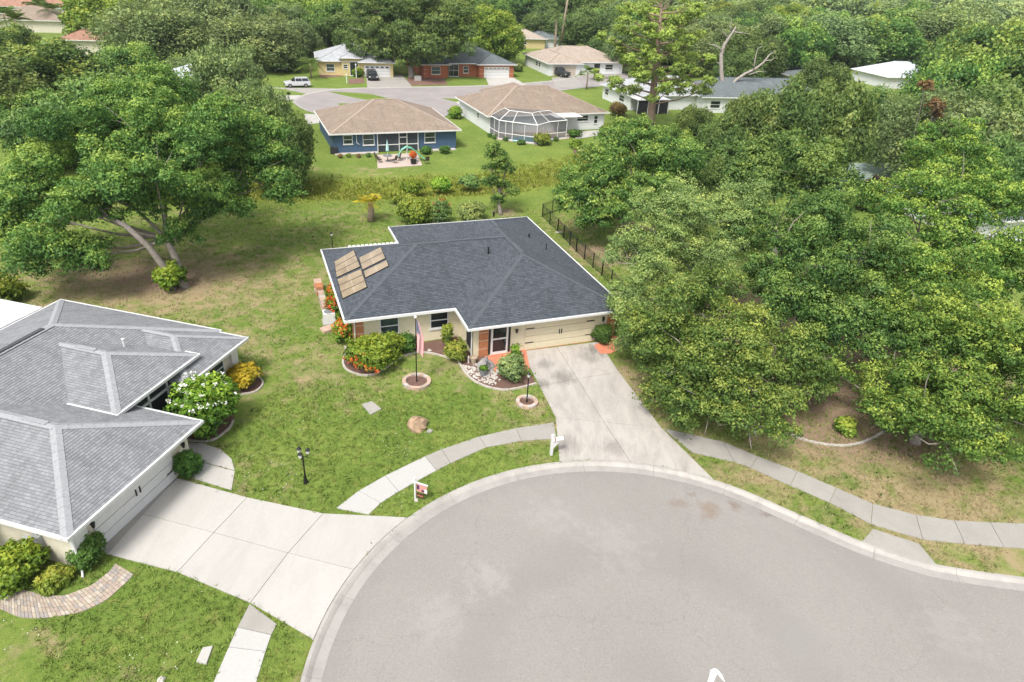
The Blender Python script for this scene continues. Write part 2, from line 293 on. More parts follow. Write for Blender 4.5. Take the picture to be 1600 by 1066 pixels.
def flag_mat():
    m, nt, b, o = new_mat('flag_cloth'); uv = nt.nodes.new('ShaderNodeUVMap'); uv.uv_map = 'UVMap'; sx = nt.nodes.new('ShaderNodeSeparateXYZ'); nt.links.new(uv.outputs[0], sx.inputs[0])
    a = N(nt, 'ShaderNodeMath', operation='MULTIPLY'); nt.links.new(sx.outputs[1], a.inputs[0]); a.inputs[1].default_value = 6.5
    fr = N(nt, 'ShaderNodeMath', operation='FRACT'); nt.links.new(a.outputs[0], fr.inputs[0])
    st = N(nt, 'ShaderNodeMath', operation='LESS_THAN'); nt.links.new(fr.outputs[0], st.inputs[0]); st.inputs[1].default_value = .5
    c = mix(nt, (.75, .73, .72), (.45, .03, .04), st.outputs[0])
    g1 = N(nt, 'ShaderNodeMath', operation='LESS_THAN'); nt.links.new(sx.outputs[0], g1.inputs[0]); g1.inputs[1].default_value = .4
    g2 = N(nt, 'ShaderNodeMath', operation='GREATER_THAN'); nt.links.new(sx.outputs[1], g2.inputs[0]); g2.inputs[1].default_value = .462
    g = N(nt, 'ShaderNodeMath', operation='MULTIPLY'); nt.links.new(g1.outputs[0], g.inputs[0]); nt.links.new(g2.outputs[0], g.inputs[1])
    vm = N(nt, 'ShaderNodeVectorMath', operation='MULTIPLY'); nt.links.new(uv.outputs[0], vm.inputs[0]); vm.inputs[1].default_value = (15, 15, 0)
    fv = N(nt, 'ShaderNodeVectorMath', operation='FRACTION'); nt.links.new(vm.outputs[0], fv.inputs[0])
    ds = N(nt, 'ShaderNodeVectorMath', operation='DISTANCE'); nt.links.new(fv.outputs[0], ds.inputs[0]); ds.inputs[1].default_value = (.5, .5, 0)
    dt = N(nt, 'ShaderNodeMath', operation='LESS_THAN'); nt.links.new(ds.outputs['Value'], dt.inputs[0]); dt.inputs[1].default_value = .22
    c = mix(nt, c, mix(nt, (.03, .04, .15), (.75, .75, .75), dt.outputs[0]), g.outputs[0])
    nt.links.new(c, b.inputs['Base Color']); b.inputs['Roughness'].default_value = .8; MATS['flag'] = m; return m
FLAG = flag_mat()

# ------------------------------------------------------------------ object helpers
def thing(name, label, cat, loc=(0, 0, 0), rz=0, group=None):
    o = bpy.data.objects.new(name, None); COL.objects.link(o); o.empty_display_size = .2
    o.location = (loc[0], loc[1], loc[2] if len(loc) > 2 else 0); o.rotation_euler = (0, 0, rz)
    o['label'] = label; o['category'] = cat
    if group: o['group'] = group
    return o
def tag(o, label, cat, group=None):
    o['label'] = label; o['category'] = cat
    if group: o['group'] = group
    return o
def stuff(o): o['kind'] = 'stuff'; return o
def link(name, me, mat=None, parent=None, loc=(0, 0, 0), rz=0):
    if mat is not None and not me.materials: me.materials.append(mat)
    o = bpy.data.objects.new(name, me); COL.objects.link(o); o.location = loc; o.rotation_euler = (0, 0, rz)
    if parent: o.parent = parent
    return o
def structure(o): o['kind'] = 'structure'; return o
def copy_tree(o, parent=None):
    c = o.copy(); COL.objects.link(c)
    if parent: c.parent = parent
    for ch in list(o.children): copy_tree(ch, c)
    return c
class MB:
    def __init__(s): s.v = []; s.f = []; s.uv = {}
    def add(s, vs, fs):
        n = len(s.v); s.v += [tuple(map(float, p)) for p in vs]; s.f += [tuple(i+n for i in f) for f in fs]; return s
    def box(s, a, b):
        (x0, y0, z0), (x1, y1, z1) = a, b
        return s.add([(x0, y0, z0), (x1, y0, z0), (x1, y1, z0), (x0, y1, z0), (x0, y0, z1), (x1, y0, z1), (x1, y1, z1), (x0, y1, z1)],
                     [(0, 3, 2, 1), (4, 5, 6, 7), (0, 1, 5, 4), (1, 2, 6, 5), (2, 3, 7, 6), (3, 0, 4, 7)])
    def prism(s, pts, z0, z1):
        n = len(pts); ar = sum(pts[i][0]*pts[(i+1) % n][1]-pts[(i+1) % n][0]*pts[i][1] for i in range(n))
        if ar < 0: pts = list(pts)[::-1]
        return s.add([(p[0], p[1], z0) for p in pts]+[(p[0], p[1], z1) for p in pts],
                     [tuple(range(n, 2*n)), tuple(range(n-1, -1, -1))]+[(i, (i+1) % n, n+(i+1) % n, n+i) for i in range(n)])
    def sheet(s, pts, z):
        n = len(pts); ar = sum(pts[i][0]*pts[(i+1) % n][1]-pts[(i+1) % n][0]*pts[i][1] for i in range(n))
        if ar < 0: pts = list(pts)[::-1]
        return s.add([(p[0], p[1], z) for p in pts], [tuple(range(n))])
    def tube(s, path, rad, k=6, cap=True):
        path = [np.array(p, float) for p in path]; rad = [rad]*len(path) if np.isscalar(rad) else rad; rings = []; ref = None
        for i, p in enumerate(path):
            d = path[min(i+1, len(path)-1)]-path[max(i-1, 0)]; d = d/(np.linalg.norm(d)+1e-9)
            if ref is None: ref = np.array([1, 0, 0.]) if abs(d[0]) < .9 else np.array([0, 1., 0])
            a = ref-d*(ref@d); a /= np.linalg.norm(a)+1e-9; ref = a; b = np.cross(d, a)
            rings.append([p+rad[i]*(math.cos(t)*a+math.sin(t)*b) for t in np.linspace(0, 2*math.pi, k, endpoint=False)])
        vs = [q for r in rings for q in r]; fs = []
        for i in range(len(path)-1):
            for j in range(k): fs.append((i*k+j, i*k+(j+1) % k, (i+1)*k+(j+1) % k, (i+1)*k+j))
        if cap: fs += [tuple(range(k-1, -1, -1)), tuple((len(path)-1)*k+j for j in range(k))]
        return s.add(vs, fs)
    def lathe(s, prof, k=12, c=(0, 0, 0)):
        vs = []; fs = []
        for r, z in prof:
            for t in np.linspace(0, 2*math.pi, k, endpoint=False): vs.append((c[0]+r*math.cos(t), c[1]+r*math.sin(t), c[2]+z))
        for i in range(len(prof)-1):
            for j in range(k): fs.append((i*k+j, i*k+(j+1) % k, (i+1)*k+(j+1) % k, (i+1)*k+j))
        fs += [tuple(range(k-1, -1, -1)), tuple((len(prof)-1)*k+j for j in range(k))]
        return s.add(vs, fs)
    def rock(s, c, r, seed=0, flat=.7, k=8):
        rr = np.random.default_rng(seed); vs = []; fs = []; nr = 5
        for i in range(nr+1):
            ph = math.pi*i/nr
            for j in range(k):
                t = 2*math.pi*j/k; q = r*(1+rr.uniform(-.2, .2)); vs.append((c[0]+q*math.sin(ph)*math.cos(t), c[1]+q*math.sin(ph)*math.sin(t), max(c[2]-.02, c[2]+q*flat*math.cos(ph))))
        for i in range(nr):
            for j in range(k): fs.append((i*k+j, (i+1)*k+j, (i+1)*k+(j+1) % k, i*k+(j+1) % k))
        return s.add(vs, fs)
    def mesh(s, name, smooth=False):
        me = bpy.data.meshes.new(name); me.from_pydata(s.v, [], s.f); me.update()
        if smooth: me.polygons.foreach_set('use_smooth', [True]*len(me.polygons))
        return me
    def build(s, name, mat, parent=None, smooth=False, loc=(0, 0, 0), rz=0): return link(name, s.mesh(name, smooth), mat, parent, loc, rz)
def bevel(o, wd=.015, seg=1):
    bm = bmesh.new(); bm.from_mesh(o.data); bmesh.ops.bevel(bm, geom=[e for e in bm.edges], offset=wd, segments=seg, affect='EDGES', profile=.5); bm.to_mesh(o.data); bm.free(); return o
def quads_mesh(name, V, tint, mat, extra=None):
    """V: (n,4,3) corner array"""
    n = len(V); me = bpy.data.meshes.new(name); me.vertices.add(n*4); me.vertices.foreach_set('co', V.reshape(-1).astype(np.float32))
    me.loops.add(n*4); me.loops.foreach_set('vertex_index', np.arange(n*4, dtype=np.int32)); me.polygons.add(n)
    me.polygons.foreach_set('loop_start', np.arange(0, n*4, 4, dtype=np.int32)); me.polygons.foreach_set('loop_total', np.full(n, 4, np.int32))
    me.update(calc_edges=True)
    a = me.attributes.new('tint', 'FLOAT', 'POINT'); a.data.foreach_set('value', np.repeat(tint, 4).astype(np.float32))
    for k, arr in (extra or {}).items():
        a = me.attributes.new(k, 'FLOAT', 'POINT'); a.data.foreach_set('value', np.repeat(arr, 4).astype(np.float32))
    me.materials.append(mat); return me
def nrm(a): return a/(np.linalg.norm(a, axis=-1, keepdims=True)+1e-9)
def leaf_quads(P, Nn, L, Wd, r):
    T = nrm(np.cross(Nn, r.normal(size=P.shape))); B = np.cross(Nn, T); L = np.asarray(L)[:, None]; Wd = np.asarray(Wd)[:, None]
    return np.stack([P-T*L, P+B*Wd-Nn*L*.15, P+T*L, P-B*Wd-Nn*L*.15], 1)
def foliage(lobes, r, clump=.75, per=26, dens=1.0, leaf=.17, tip_light_k=1.0, up=.5, inner=.35, flat=.75, lobev=.07):
    """lobes: (cx,cy,cz,rx,ry,rz). Leaf clumps over the lobes' shells; returns corner quads and tint"""
    L = np.array(lobes, float); C = []; D = []; LI = []; lh = r.normal(0, lobev, len(L))
    for i, l in enumerate(L):
        rad = l[3:]; area = 4*math.pi*(np.prod(rad)**(2/3)); n = max(6, int(dens*area/(clump**2*1.15)))
        d = nrm(r.normal(size=(n, 3))); d = d[(d[:, 2] > -.55) | (r.random(n) < .55)]
        p = l[:3]+d*rad*(.66+.36*r.random((len(d), 1))+.14*np.sin(d[:, :1]*5+i)*np.cos(d[:, 1:2]*6+d[:, 2:]*4+i))
        q = ((p[:, None, :]-L[None, :, :3])/L[None, :, 3:]); q = (q**2).sum(-1); q[:, i] = 9
        k = q.min(1) > .45; C.append(p[k]); D.append(d[k]); LI.append(np.full(k.sum(), lh[i]))
        m = int(n*inner); d2 = nrm(r.normal(size=(m, 3))); C.append(l[:3]+d2*rad*(.35+.4*r.random((m, 1)))); D.append(d2); LI.append(np.full(m, lh[i]))
    C = np.concatenate(C); D = np.concatenate(D); n = len(C)
    cr = clump*(.6+.95*r.random(n)**1.5); hue = r.normal(0, .10, n)+np.concatenate(LI)+.24*tip_light_k*np.clip(D[:, 2], -.4, 1)  # upward clumps tinted paler, downward ones darker: new growth plus painted top light
    o = nrm(r.normal(size=(n, per, 3))); o[..., 2] = np.where(o[..., 2] < (-.35 if flat > .5 else -2), -o[..., 2]*.6, o[..., 2])
    rr = (.35+.65*r.random((n, per, 1))**.5); off = o*rr*cr[:, None, None]*np.array([1, 1, .72 if flat > .5 else .9])
    P = (C[:, None]+off).reshape(-1, 3)
    Nn = nrm((o*np.array([.9, .9, .9*flat])+D[:, None]*.45+np.array([0, 0, up])+r.normal(size=(n, per, 3))*.6).reshape(-1, 3))
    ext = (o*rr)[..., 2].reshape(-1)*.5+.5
    tint = np.clip(.27+np.repeat(hue, per)+r.normal(0, .075, n*per)+tip_light_k*.62*np.clip(ext-.5, 0, 1)+tip_light_k*.22*(r.random(n*per) < .10), 0, 1)  # upper leaves pushed toward the pale tip colour, part growth, part painted light
    s = leaf*(.65+.7*r.random(n*per))
    return leaf_quads(P, Nn, s, s*.55, r), tint
def limbs(base, lobes, r, rad, k=7, fork=.35, twigs=3, extra=()):
    """trunk with a bent limb to every lobe and twigs beyond it"""
    mb = MB(); base = np.array(base, float); L = [np.array(l[:3]) for l in lobes]; top = np.mean(L, 0)
    fk = base+(top-base)*np.array([.35, .35, fork]); 
    mb.tube([base-[0, 0, .15], base+(fk-base)*.12, base+(fk-base)*.55+r.normal(0, .12, 3), fk], [rad*1.5, rad*1.08, rad*.95, rad*.85], k)
    for l, q in zip(L, lobes):
        m1 = fk+(l-fk)*.4+np.array([0, 0, -.12*np.linalg.norm(l-fk)])*.5+r.normal(0, .2, 3); mb.tube([fk-[0, 0, .1], m1, l], [rad*.46, rad*.3, rad*.14], 6, False)
        for _ in range(twigs):
            d = nrm(r.normal(size=3)+[0, 0, .3]); e = l+d*np.array(q[3:])*.95; mb.tube([m1+(l-m1)*r.uniform(.4, 1), (l+e)/2+r.normal(0, .2, 3), e], [rad*.2, rad*.12, rad*.04], 4, False)
    return mb

# ================================================================== SETTING: ground, roads, kerbs, walks
CC, CR = np.array([5.97, 16.99]), 12.34
def arc(px, py): p = G(px, py)-CC; return math.atan2(p[1], p[0])
a0, a1 = math.radians(200), arc(1206, 801)
edge = [CC+CR*np.array([math.cos(t), math.sin(t)]) for t in np.linspace(a0, a1, 48)]
fl = GP([(1250, 821), (1294, 841), (1340, 861), (1390, 879), (1460, 900), (1530, 912), (1600, 921)])
dd = nrm(fl[-1]-fl[-2]); ext = [fl[-1]+dd*k for k in (4, 12, 30)]
def smooth_path(P, n):
    P = np.array(P); d = np.r_[0, np.cumsum(np.linalg.norm(np.diff(P, axis=0), axis=1))]; t = np.linspace(0, d[-1], n)
    q = np.c_[np.interp(t, d, P[:, 0]), np.interp(t, d, P[:, 1])]
    for _ in range(3): q[1:-1] = (q[:-2]+2*q[1:-1]+q[2:])/4
    return q
E_PATH = smooth_path(edge+fl+ext, 240)
def offset(P, o):
    P = np.array(P); t = np.gradient(P, axis=0); t /= np.linalg.norm(t, axis=1, keepdims=True); return P+np.c_[-t[:, 1], t[:, 0]]*o
perp = np.array([dd[1], -dd[0]])
road_poly = list(E_PATH)+[E_PATH[-1]+perp*8, fl[-1]+perp*8, CC+CR*np.array([.6, -.8]), CC+CR*np.array([0, -1.]), CC+CR*np.array([-.6, -.8])]
def pip(X, Y, poly):
    poly = np.array(poly); r = np.zeros(X.shape, bool); n = len(poly)
    for i in range(n):
        x0, y0 = poly[i]; x1, y1 = poly[(i+1) % n]
        c = ((y0 > Y) != (y1 > Y)); 
        with np.errstate(divide='ignore', invalid='ignore'): xi = (x1-x0)*(Y-y0)/(y1-y0)+x0
        r ^= c & (X < xi)
    return r
def seg_dist(X, Y, pts):
    d = np.full(X.shape, 1e9)
    for (x0, y0), (x1, y1) in zip(pts[:-1], pts[1:]):
        L = (x1-x0)**2+(y1-y0)**2; t = np.clip(((X-x0)*(x1-x0)+(Y-y0)*(y1-y0))/L, 0, 1)
        d = np.minimum(d, np.hypot(X-x0-t*(x1-x0), Y-y0-t*(y1-y0)))
    return d
DITCH = [(-75, 63), (-52, 68), (-34, 72), (-15.3, 76), (-4, 80), (3, 86), (10, 93), (22, 100)]
road_in = np.array([p for p in offset(E_PATH, .62)][::3]+[tuple(p) for p in road_poly[len(E_PATH):]])
BLOB_DRY = [(290, 440, 6, .6), (150, 450, 8, .5), (420, 470, 6, .2), (480, 420, 5, .2), (640, 655, 3, .25), (300, 760, 3, .3), (470, 640, 3, .3), (880, 300, 3, -.2), (60, 1000, 1.6, .7), (200, 1050, 3, .5), (700, 560, 3, .35), (960, 590, 2.4, .8), (1000, 640, 2, .6), (820, 640, 3, .35), (1500, 760, 7, .5), (1250, 720, 5, .3), (1160, 740, 2.5, .6), (1540, 880, 3, .2), (1350, 800, 3, .3), (620, 265, 5, .7), (560, 265, 4, .6), (720, 262, 4, .6), (470, 265, 4, .6), (930, 400, 3, .6), (890, 345, 3, .5), (640, 790, 1.4, .4), (1480, 800, 3, .4), (540, 330, 4, .2), (500, 560, 3, .3), (390, 540, 3, .35), (840, 690, 1.5, .3), (560, 640, 5, .12)]
BLOB_GRN = [(600, 690, 4, .45), (450, 660, 3, .4), (660, 720, 4, .4), (260, 930, 3.5, .6), (120, 980, 4, .35), (700, 640, 3, .3), (560, 480, 0, 0), (1130, 720, 2, .2), (1300, 800, 2.2, .3), (800, 240, 12, .6), (580, 240, 7, .8), (900, 200, 10, .6), (460, 520, 3, .2), (650, 790, 3, .4), (720, 770, 3, .35), (400, 1000, 3, .3)]
BLOB_MUL = [(150, 425, 5.0, .5), (280, 440, 4.2, .65), (960, 400, 3.0, .6), (1000, 360, 3.5, .7), (1320, 640, 5.5, .95), (1260, 560, 6, .9), (1400, 640, 3.6, .8), (1180, 600, 6, .7), (1130, 470, 6, .7), (1480, 560, 6, .7), (1080, 690, 1.5, .45), (905, 390, 2.2, .45), (790, 332, 2.0, .7), (1005, 610, 1.7, .55)]
def ground():
    xs = np.r_[-4000, -1500, -600, -300, -180, -110, np.arange(-75, -12, .7), np.arange(-12, 40, .32), np.arange(40, 76, .7), 100, 150, 260, 600, 1500, 4000]
    ys = np.r_[-1500, -300, -80, -20, 5, np.arange(12, 32, .32), np.arange(32, 132, .7), 145, 170, 220, 320, 600, 1500, 4500]
    X, Y = np.meshgrid(xs, ys); Z = np.zeros(X.shape)
    core = (abs(X) < 75) & (Y > 10) & (Y < 131)
    Z += np.where(core, .035*np.sin(X*.31+.4*Y)*np.sin(Y*.23), 0)*np.clip((Y-48)/6, 0, 1)
    d = seg_dist(X, Y, DITCH); Z -= .75*np.exp(-(d/3.0)**2)*core
    Z = np.where(pip(X, Y, road_in), -.2, Z)
    ponds = pip(X, Y, POND_POLY); Z = np.where(ponds, -.6, Z)
    def blobs(L):
        a = np.zeros(X.shape)
        for px, py, r, v in L:
            if r > 0: c = G(px, py); a += v*np.exp(-((X-c[0])**2+(Y-c[1])**2)/r**2)
        return a
    dry = blobs(BLOB_DRY)*.85-blobs(BLOB_GRN)+np.where(Y > 66, -.40, 0)*np.clip((Y-66)/8, 0, 1); mul = np.clip(blobs(BLOB_MUL), 0, 1.0); tall = np.exp(-(d/4.0)**2)*core
    ny, nx = X.shape; V = np.c_[X.ravel(), Y.ravel(), Z.ravel()]
    i = np.arange(ny*nx).reshape(ny, nx); Fq = np.stack([i[:-1, :-1], i[:-1, 1:], i[1:, 1:], i[1:, :-1]], -1).reshape(-1, 4)
    me = bpy.data.meshes.new('ground'); me.vertices.add(len(V)); me.vertices.foreach_set('co', V.ravel().astype(np.float32)); n = len(Fq)
    me.loops.add(n*4); me.loops.foreach_set('vertex_index', Fq.ravel().astype(np.int32)); me.polygons.add(n)
    me.polygons.foreach_set('loop_start', np.arange(0, n*4, 4, dtype=np.int32)); me.polygons.foreach_set('loop_total', np.full(n, 4, np.int32)); me.update(calc_edges=True)
    me.polygons.foreach_set('use_smooth', [True]*n)
    for k, a in (('dry', dry), ('mulch', mul), ('tall', tall)):
        at_ = me.attributes.new(k, 'FLOAT', 'POINT'); at_.data.foreach_set('value', a.ravel().astype(np.float32))
    structure(link('ground', me, SOIL))
    return xs, ys, Z, dry
POND_POLY = GP([(1120, 262), (1240, 256), (1330, 250), (1420, 252), (1600, 285), (1660, 300), (1650, 335), (1500, 325), (1400, 300), (1130, 290)])
GX, GY, GZ, GD = ground()
def gsample(A, x, y):
    i = np.clip(np.searchsorted(GX, x), 1, len(GX)-1); j = np.clip(np.searchsorted(GY, y), 1, len(GY)-1); return A[j, i]
structure(MB().sheet(POND_POLY, -.35).build('pond', POND))
structure(MB().sheet(road_poly, -.115).build('road', ASPH))
# white paint: tip of a curved arrow on the asphalt
ar = [(1110, 1047), (1116, 1044), (1121, 1046), (1128, 1054), (1133, 1066), (1129, 1063), (1121, 1053), (1118, 1058), (1113, 1072), (1104, 1080), (1106, 1064), (1109, 1054)]
structure(MB().sheet(GP(ar, -.11), -.111).build('painted_arrow', PAINTW))
# kerb: gutter pan plus sloped back, in cast segments with open joints
KERB = structure(bpy.data.objects.new('kerb', None)); COL.objects.link(KERB)
prof = [(0, -.30), (0, -.108), (.40, -.085), (.415, -.105), (.50, -.03), (.60, .035), (.74, .045), (.74, -.30)]
step = 12; joints = list(range(0, len(E_PATH)-step, step))
OFF = [offset(E_PATH, o) for o, z in prof]
for j in joints:
    for nm_, mt_, q0, q1 in (('gutter_pan', CON_GUT, 0, 4), ('kerb_segment', CON_KERB, 3, 8)):
        mb = MB(); vs = []; k = q1-q0
        for i in range(j, j+step+1):
            f = .006 if i == j else (-.006 if i == j+step else 0)
            tg = E_PATH[min(i+1, len(E_PATH)-1)]-E_PATH[max(i-1, 0)]; tg = tg/np.linalg.norm(tg)*f
            for q in range(q0, q1): p = OFF[q][i]+tg; vs.append((p[0], p[1], prof[q][1]))
        fs = [((a*k+b+k), ((a+1)*k+b+1), (a*k+b+1), (a*k+b)) for a in range(step) for b in range(k-1)]
        fs = [(a*k+b, (a+1)*k+b, (a+1)*k+b+1, a*k+b+1) for a in range(step) for b in range(k-1)]
        mb.add(vs, fs+[tuple(range(k)), tuple(reversed([step*k+b for b in range(k)]))]).build(nm_, mt_, KERB)
HARD = [road_poly+[]]      # polygons that carry no grass
HARD.append(list(offset(E_PATH, .72))+[CC+np.array([0, -20])])
def struct_root(name):
    o = structure(bpy.data.objects.new(name, None)); COL.objects.link(o); return o
def inset(pts, d):
    P = np.array(pts, float); n = len(P); ar = sum(P[i][0]*P[(i+1) % n][1]-P[(i+1) % n][0]*P[i][1] for i in range(n)); sg = 1 if ar > 0 else -1; out_ = []
    for i in range(n):
        a, b_, c = P[i-1], P[i], P[(i+1) % n]; t1 = nrm(b_-a); t2 = nrm(c-b_); n1 = np.array([-t1[1], t1[0]])*sg; n2 = np.array([-t2[1], t2[0]])*sg
        m = n1+n2; m = m/max(.35, (m@m)/2)  # mitre
        out_.append(b_+m*d)
    return out_
def slab(root, px, mat, z=.04, gap=.012, name='slab', world=None):
    pts = world if world is not None else GP(px, z)
    HARD.append(pts); return MB().prism(inset(pts, gap), -.12, z).build(name, mat, root)
def kerb_arc(px0, py0, px1, py1, n=6, o=.75):
    return [CC+(CR+o)*np.array([math.cos(t), math.sin(t)]) for t in np.linspace(arc(px0, py0), arc(px1, py1), n)]
# main driveway
DRV = struct_root('driveway')
R0, R1, R2 = [(815, 549), (870, 542), (936, 534)], [(843, 603), (902, 592), (967, 581)], [(868, 652), (944, 660), (1033, 668)]
for i in range(2):
    slab(DRV, [R0[i], R0[i+1], R1[i+1], R1[i]], CON_DRIVE); slab(DRV, [R1[i], R1[i+1], R2[i+1], R2[i]], CON_DRIVE)
slab(DRV, None, CON_DRIVE, world=[G(*R2[0], .04), G(*R2[1], .04)]+kerb_arc(985, 722, 873, 720))
slab(DRV, None, CON_DRIVE, world=[G(*R2[1], .04), G(*R2[2], .04)]+kerb_arc(1116, 747, 985, 722))
# left driveway
DRL = struct_root('driveway')
c0, c1, c2 = [(277, 747), (222, 803), (168, 866)], [(386, 777), (334, 832), (277, 894)], [(505, 802), (450, 864), (391, 942)]
for i in range(2):
    slab(DRL, [c0[i], c1[i], c1[i+1], c0[i+1]], CON_WHITE); slab(DRL, [c1[i], c2[i], c2[i+1], c1[i+1]], CON_WHITE)
slab(DRL, None, CON_WHITE, world=[G(*c2[1], .04), G(*c2[0], .04)]+kerb_arc(634, 807, 556, 892))
slab(DRL, None, CON_WHITE, world=[G(*c2[2], .04), G(*c2[1], .04)]+kerb_arc(556, 892, 489, 1000))
slab(DRL, [(264, 743), (276, 747), (167, 867), (157, 857)], CON_GREY, z=.05, name='door_apron')
# footpaths
SW = struct_root('sidewalk')
t_ = [(525, 794), (560, 767), (602, 743), (664, 713), (690, 702), (749, 682), (806, 669), (865, 660)]
b_ = [(576, 804), (595, 786), (623, 768), (682, 735), (704, 724), (760, 699), (815, 689), (870, 685)]
SW_NEW = concrete('concrete_new', (.52, .51, .485), .2, (.45, .43, .4))
for i in range(7): slab(SW, [t_[i], t_[i+1], b_[i+1], b_[i]], SW_NEW if i < 3 else CON_GREY)
t_ = [(1036, 669), (1083, 675), (1130, 690), (1184, 713), (1246, 736), (1307, 762), (1364, 787), (1431, 804), (1491, 813), (1547, 816), (1610, 818), (1680, 820)]
b_ = [(1082, 707), (1121, 714), (1148, 722), (1173, 731), (1235, 759), (1296, 785), (1361, 819), (1442, 843), (1508, 850), (1569, 855), (1620, 858), (1690, 860)]
t_ = [t_[0]]+t_[2:]; b_ = [b_[0]]+b_[2:]
for i in range(len(t_)-1): slab(SW, [t_[i], t_[i+1], b_[i+1], b_[i]], CON_GREY)
slab(SW, [(1364, 826), (1400, 838), (1436, 849), (1455, 872), (1467, 886), (1425, 874), (1390, 864), (1345, 848)], CON_GREY, name='ramp_slab', z=.035)
SW2 = struct_root('sidewalk')
slab(SW2, [(390, 943), (433, 975), (424, 992), (371, 980)], CON_GREY); slab(SW2, [(371, 980), (424, 992), (415, 1018), (357, 1011)], SW_NEW); slab(SW2, [(357, 1011), (415, 1018), (398, 1075), (328, 1078)], SW_NEW); slab(SW2, [(328, 1078), (398, 1075), (380, 1130), (300, 1140)], SW_NEW)
WALK = struct_root('garden_walk')
slab(WALK, [(286, 690), (318, 693), (345, 702), (362, 717), (367, 735), (318, 722), (300, 708)], CON_WHITE)
slab(WALK, [(306, 726), (318, 723), (367, 736), (362, 766), (300, 747), (290, 741)], CON_WHITE)
# paver path, paver by paver
PP = struct_root('paver_path')
pin = smooth_path(GP([(-40, 905), (0, 911), (34, 921), (73, 930), (101, 931), (144, 914), (174, 890), (183, 876)], .04), 60)
pou = smooth_path(GP([(-40, 942), (0, 951), (31, 965), (67, 966), (125, 957), (165, 939), (196, 911), (214, 893)], .04), 60)
HARD.append(list(pin)+list(pou[::-1]))
def strip(t, s): i = min(int(t), 58); f = t-i; a = pin[i]*(1-f)+pin[i+1]*f; b = pou[i]*(1-f)+pou[i+1]*f; return a*(1-s)+b*s
t = 0.0; row = 0
while t < 57.5:
    dt = 1.28; nc = 5; sh = .1*(row % 2)
    for k in range(nc):
        s0, s1 = max(0, (k-sh)/nc), min(1, (k+1-sh)/nc)+(sh if k == nc-1 else 0); s1 = min(1, s1)
        q = [strip(t, s0), strip(t+dt, s0), strip(t+dt, s1), strip(t, s1)]
        MB().prism(inset(q, .006), -.05, .04+random.uniform(-.004, .006)).build('paver', random.choice(PAVERS), PP)
    t += dt; row += 1
# far cul-de-sac behind the blue house
fr = GP([(462, 160), (475, 172), (505, 180), (560, 190), (640, 192), (690, 184), (720, 168), (745, 158), (800, 152), (900, 138), (1010, 128), (1010, 116), (925, 116), (880, 126), (800, 133), (730, 136), (650, 137), (590, 138), (520, 140), (485, 146), (467, 152)])
fr = smooth_path(fr+[fr[0]], 90)[:-1]
structure(MB().sheet(fr, .012).build('far_road', FARROAD))
fk = MB(); o1 = np.array(inset(fr, -.5)); n = len(fr)
fk.add([(p[0], p[1], .02) for p in fr]+[(p[0], p[1], .10) for p in o1]+[(p[0], p[1], -.05) for p in o1], [(i, (i+1) % n, n+(i+1) % n, n+i) for i in range(n)]+[(n+i, n+(i+1) % n, 2*n+(i+1) % n, 2*n+i) for i in range(n)])
structure(fk.build('far_kerb', CON_KERB)); HARD.append(list(o1))
FD = struct_root('far_driveway')
for k, (px, m) in enumerate([([(572, 119), (628, 117), (645, 137), (574, 138)], CON_GREY), ([(757, 117), (793, 116), (822, 133), (764, 134)], CON_WHITE), ([(862, 122), (895, 117), (915, 138), (868, 137)], CON_GREY), ([(418, 137), (490, 138), (530, 139), (485, 148), (440, 139)], CON_GREY), ([(418, 150), (470, 149), (463, 156), (440, 158)], CON_WHITE), ([(474, 178), (512, 180), (516, 190), (480, 195)], CON_WHITE), ([(712, 160), (748, 150), (760, 153), (722, 167)], CON_WHITE)]):
    pts = GP(px); HARD.append(pts); MB().prism(pts, -.05, .028).build('slab', m, FD)

# ================================================================== HOUSES
def slope(mb, uvs, P, eave_a, eave_b, course=.145, lift=.012):
    """P: convex polygon (3-D) of one roof face; courses of shingles as stepped strips running parallel to the eave"""
    a = np.array(eave_a, float); ex = nrm(np.array(eave_b, float)-a); P = np.array(P, float); nn = np.cross(P[1]-P[0], P[2]-P[0]); nn = nrm(nn); nn = nn if nn[2] > 0 else -nn
    ey = np.cross(nn, ex); ey = ey if ey[2] > 0 else -ey
    Q = np.c_[(P-a)@ex, (P-a)@ey]; y1 = Q[:, 1].max()
    def span(y):
        xs = []
        for i in range(len(Q)):
            (x0, q0), (x1, q1) = Q[i], Q[(i+1) % len(Q)]
            if abs(q1-q0) < 1e-9:
                if abs(q0-y) < 1e-6: xs += [x0, x1]
            elif min(q0, q1)-1e-6 <= y <= max(q0, q1)+1e-6: xs.append(x0+(x1-x0)*(y-q0)/(q1-q0))
        return min(xs), max(xs)
    y = max(0, Q[:, 1].min())
    if course is None: course = y1
    while y < y1-1e-4:
        ya = y; yb = min(y+course, y1); (xa, xb), (xc, xd) = span(ya+1e-7), span(yb-1e-7)
        w3 = lambda x, yy, l: a+ex*x+ey*yy+nn*l
        vs = [w3(xa, ya, lift), w3(xb, ya, lift), w3(xd, yb, .0), w3(xc, yb, .0), w3(xa, ya, -.002), w3(xb, ya, -.002)]
        n = len(mb.v); mb.add(vs, [(0, 1, 2, 3), (4, 5, 1, 0)]); uvs += [[(xa, ya), (xb, ya), (xd, yb), (xc, yb)], [(xa, ya), (xb, ya), (xb, ya), (xa, ya)]]
        y = yb
def build_uv(mb, uvs, name, mat, parent):
    me = mb.mesh(name); ul = me.uv_layers.new(name='UVMap'); flat = []
    for p, uv in zip(me.polygons, uvs): flat += [c for q in uv for c in q]
    ul.data.foreach_set('uv', np.array(flat, np.float32).ravel()); return link(name, me, mat, parent)
